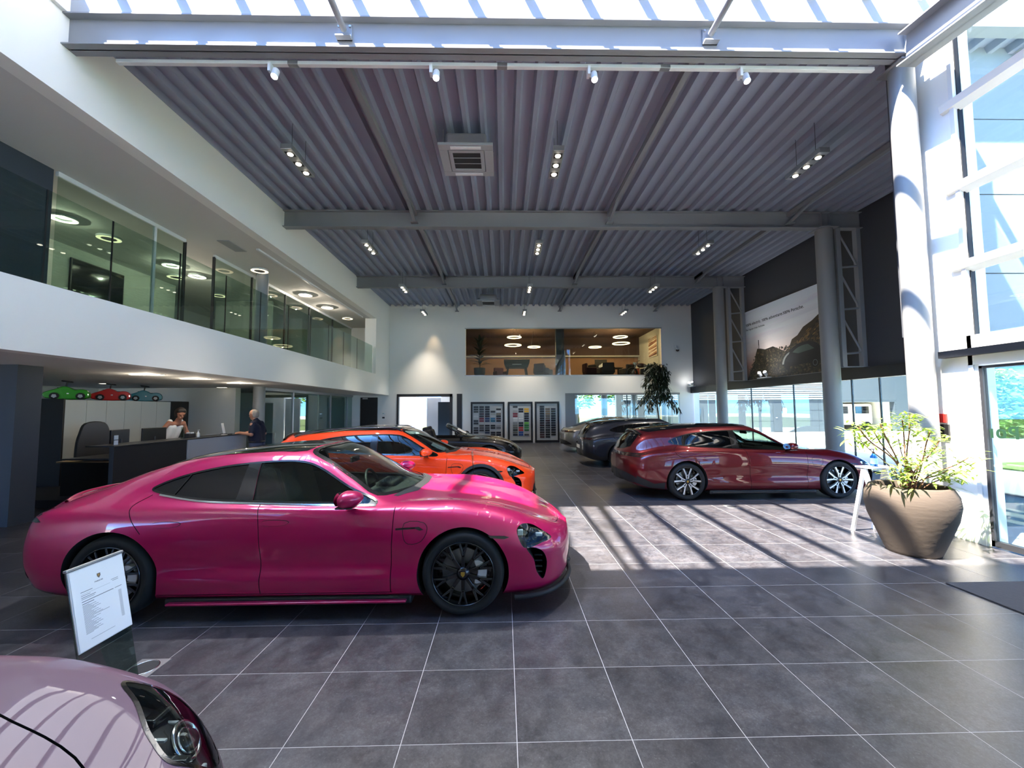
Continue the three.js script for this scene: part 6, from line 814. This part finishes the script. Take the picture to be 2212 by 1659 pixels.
function hand(w, dir, up, s = 1) { // wrist, pointing direction, palm normal: five fingers slightly curled
  const D = V3(...dir).normalize(), U = V3(...up).normalize(), R = D.clone().cross(U).normalize(), P = (d, u, r) => { const v = V3(...w).addScaledVector(D, d * s).addScaledVector(U, u * s).addScaledVector(R, r * s); return [v.x, v.y, v.z]; }, o = [cp(P(0, 0, 0), 0.026, P(0.05, 0, 0.015), 0.022), cp(P(0, 0, 0), 0.026, P(0.05, 0, -0.018), 0.022)];
  [[-0.03, 0.062], [-0.01, 0.072], [0.011, 0.07], [0.03, 0.058]].forEach(([r, l]) => { o.push(cp(P(0.06, 0, r), 0.0095, P(0.06 + l * 0.55, -0.006, r * 1.1), 0.0088), cp(P(0.06 + l * 0.55, -0.006, r * 1.1), 0.0088, P(0.06 + l * 0.9, -0.03, r * 1.1), 0.0075)); });
  o.push(cp(P(0.01, -0.005, -0.03), 0.013, P(0.05, -0.018, -0.058), 0.0105), cp(P(0.05, -0.018, -0.058), 0.0105, P(0.078, -0.024, -0.055), 0.009)); return o;
}
function headGeo(x, y, z, yaw, pitch, sc) { // faces +x before the turn
  const h = blob([cp([-0.015, 0.03, 0], 0.088, [0.0, 0.045, 0], 0.09), cp([0.025, -0.03, 0], 0.065, [0.045, -0.075, 0], 0.042), cp([0.085, 0.01, 0], 0.012, [0.108, -0.022, 0], 0.016), cp([0.075, 0.03, 0.03], 0.02, [0.075, 0.03, -0.03], 0.02), cp([0.08, -0.058, 0.018], 0.011, [0.08, -0.058, -0.018], 0.011), cp([-0.012, -0.01, 0.085], 0.016, [-0.016, 0.022, 0.09], 0.014), cp([-0.012, -0.01, -0.085], 0.016, [-0.016, 0.022, -0.09], 0.014)], 52, 0.02);
  return h.scale(sc, sc * 1.04, sc).rotateZ(pitch).rotateY(yaw).translate(x, y, z);
}
const spot = (g, x, y, z, yaw, pitch) => g.rotateZ(pitch).rotateY(yaw).translate(x, y, z);
const SK = { a: std(0x9a6650, 0.6), b: std(0xb07e66, 0.6), hairD: std(0x1d1512, 0.7), hairG: std(0x8d867e, 0.8), eye: std(0x1a1210, 0.4), lip: std(0x7a3a34, 0.6) };
{ // woman behind the desk, leaning forward over it; looks down towards the counter
  const t = thing('person', 'person in a white sleeveless V-neck top leaning over the reception desk', 'person', [-8.02, 0.14, -10.05], 0);
  const yaw = -0.55, H = [0.26, 1.5, 0.06];
  const arms = [cp([0.1, 1.3, 0.19], 0.05, [0.02, 1.08, 0.33], 0.042), cp([0.02, 1.08, 0.33], 0.042, [0.16, 0.785, 0.36], 0.03), cp([0.14, 1.29, -0.19], 0.05, [0.16, 1.06, -0.28], 0.042), cp([0.16, 1.06, -0.28], 0.042, [0.3, 0.785, -0.2], 0.03), cp([0.15, 1.3, 0], 0.07, [0.22, 1.42, 0.03], 0.052), cp([0.12, 1.27, 0.14], 0.06, [0.14, 1.27, -0.14], 0.06), ...hand([0.17, 0.772, 0.36], [1, -0.1, 0], [0, 1, 0]), ...hand([0.31, 0.772, -0.2], [1, -0.1, 0.2], [0, 1, 0])];
  mesh('body', [blob(arms, 96, 0.03), headGeo(...H, yaw, -0.35, 1.0), blob([cp([-0.05, 0.8, 0.1], 0.1, [-0.02, 0.45, 0.1], 0.065), cp([-0.02, 0.45, 0.1], 0.065, [-0.05, 0.08, 0.1], 0.045), cp([-0.05, 0.8, -0.1], 0.1, [-0.02, 0.45, -0.1], 0.065), cp([-0.02, 0.45, -0.1], 0.065, [-0.05, 0.08, -0.1], 0.045)], 60)], SK.a, t);
  mesh('white_top', blob([cp([-0.06, 0.88, 0.07], 0.125, [0.08, 1.2, 0.1], 0.105), cp([-0.06, 0.88, -0.07], 0.125, [0.08, 1.2, -0.1], 0.105), cp([0.08, 1.24, 0.13], 0.075, [0.09, 1.335, 0.15], 0.05), cp([0.08, 1.24, -0.13], 0.075, [0.11, 1.335, -0.15], 0.05)], 72, 0.05), std(0xe8e6e0, 0.85), t);
  mesh('trousers', blob([cp([-0.06, 0.84, 0.09], 0.125, [-0.02, 0.45, 0.1], 0.085), cp([-0.02, 0.45, 0.1], 0.085, [-0.05, 0.06, 0.1], 0.065), cp([-0.06, 0.84, -0.09], 0.125, [-0.02, 0.45, -0.1], 0.085), cp([-0.02, 0.45, -0.1], 0.085, [-0.05, 0.06, -0.1], 0.065)], 60, 0.03), M.dark, t);
  for (const s of [1, -1]) mesh('shoe', rbox(0.24, 0.07, 0.09, 0.03, 0.0, 0.035, s * 0.1, 3), M.black, t);
  mesh('hair', spot(blob([cp([-0.045, 0.06, 0], 0.092, [-0.02, 0.075, 0], 0.096), cp([-0.06, 0.04, 0.05], 0.06, [-0.06, -0.06, 0.05], 0.05), cp([-0.06, 0.04, -0.05], 0.06, [-0.06, -0.06, -0.05], 0.05), cp([0.03, 0.1, 0.05], 0.045, [0.04, 0.1, -0.04], 0.045), cp([-0.01, 0.04, 0.075], 0.036, [0.0, -0.04, 0.085], 0.026), cp([-0.01, 0.04, -0.075], 0.036, [0.0, -0.04, -0.085], 0.026)], 52, 0.03), ...H, yaw, -0.35), SK.hairD, t);
  mesh('face_features', [[0.087, 0.012, 0.033], [0.087, 0.012, -0.033]].map((p) => spot(new THREE.SphereGeometry(0.0085, 10, 8).translate(...p), ...H, yaw, -0.35)), SK.eye, t); mesh('lips', spot(new THREE.SphereGeometry(1, 12, 8).scale(0.008, 0.009, 0.024).translate(0.089, -0.058, 0), ...H, yaw, -0.35), SK.lip, t);
}
{ // man at the counter end, facing the reception
  const t = thing('person', 'person in a dark navy polo shirt and jeans resting hands on the counter', 'person', [-6.6, 0, -11.1], Math.PI);
  const H = [0.09, 1.6, 0.0], yaw = 0.0;
  const caps = [cp([0.02, 1.4, 0], 0.06, [0.06, 1.52, 0], 0.056), cp([0.0, 1.36, 0.21], 0.055, [-0.03, 1.1, 0.3], 0.046), cp([-0.03, 1.1, 0.3], 0.046, [0.3, 1.14, 0.24], 0.033), cp([0.0, 1.36, -0.21], 0.055, [-0.03, 1.1, -0.29], 0.046), cp([-0.03, 1.1, -0.29], 0.046, [0.3, 1.14, -0.22], 0.033), ...hand([0.31, 1.14, 0.24], [1, 0, -0.3], [0, 1, 0]), ...hand([0.31, 1.14, -0.22], [1, 0, 0.3], [0, 1, 0])];
  mesh('body', [blob(caps, 104, 0.03), headGeo(...H, yaw, -0.18, 1.05)], SK.b, t);
  mesh('polo_shirt', blob([cp([-0.02, 0.92, 0.08], 0.155, [0.0, 1.25, 0.11], 0.135), cp([-0.02, 0.92, -0.08], 0.155, [0.0, 1.25, -0.11], 0.135), cp([0.03, 1.05, 0.0], 0.17, [0.03, 1.2, 0], 0.15), cp([0, 1.37, 0.18], 0.075, [-0.025, 1.16, 0.275], 0.07), cp([0, 1.37, -0.18], 0.075, [-0.025, 1.16, -0.265], 0.07), cp([0.0, 1.4, 0.06], 0.07, [0, 1.4, -0.06], 0.07), cp([0.01, 1.42, 0], 0.07, [0.03, 1.465, 0], 0.066)], 84, 0.04), std(0x10162e, 0.85), t);
  mesh('jeans', blob([cp([-0.02, 0.9, 0.08], 0.15, [0.0, 0.5, 0.11], 0.09), cp([0.0, 0.5, 0.11], 0.09, [-0.02, 0.09, 0.11], 0.07), cp([-0.02, 0.9, -0.08], 0.15, [0.0, 0.5, -0.11], 0.09), cp([0.0, 0.5, -0.11], 0.09, [-0.02, 0.09, -0.11], 0.07)], 68, 0.03), std(0x46506a, 0.9), t);
  mesh('belt', new THREE.TorusGeometry(0.165, 0.018, 8, 36).rotateX(Math.PI / 2).scale(1, 1, 1.35).translate(-0.01, 0.9, 0), M.black, t); for (const s of [1, -1]) mesh('shoe', rbox(0.28, 0.08, 0.1, 0.035, 0.04, 0.04, s * 0.11, 3), M.black, t);
  mesh('hair', spot(blob([cp([-0.05, 0.035, 0], 0.088, [-0.03, 0.055, 0], 0.09), cp([-0.05, -0.03, 0.045], 0.05, [-0.05, -0.03, -0.045], 0.05), cp([-0.02, 0.02, 0.06], 0.042, [-0.02, 0.02, -0.06], 0.042)], 48, 0.03), ...H, yaw, -0.18), SK.hairG, t);
  mesh('face_features', [[0.091, 0.012, 0.033], [0.091, 0.012, -0.033]].map((p) => spot(new THREE.SphereGeometry(0.0085, 10, 8).translate(...p), ...H, yaw, -0.18)), SK.eye, t);
}
renderer.render(scene, camera);
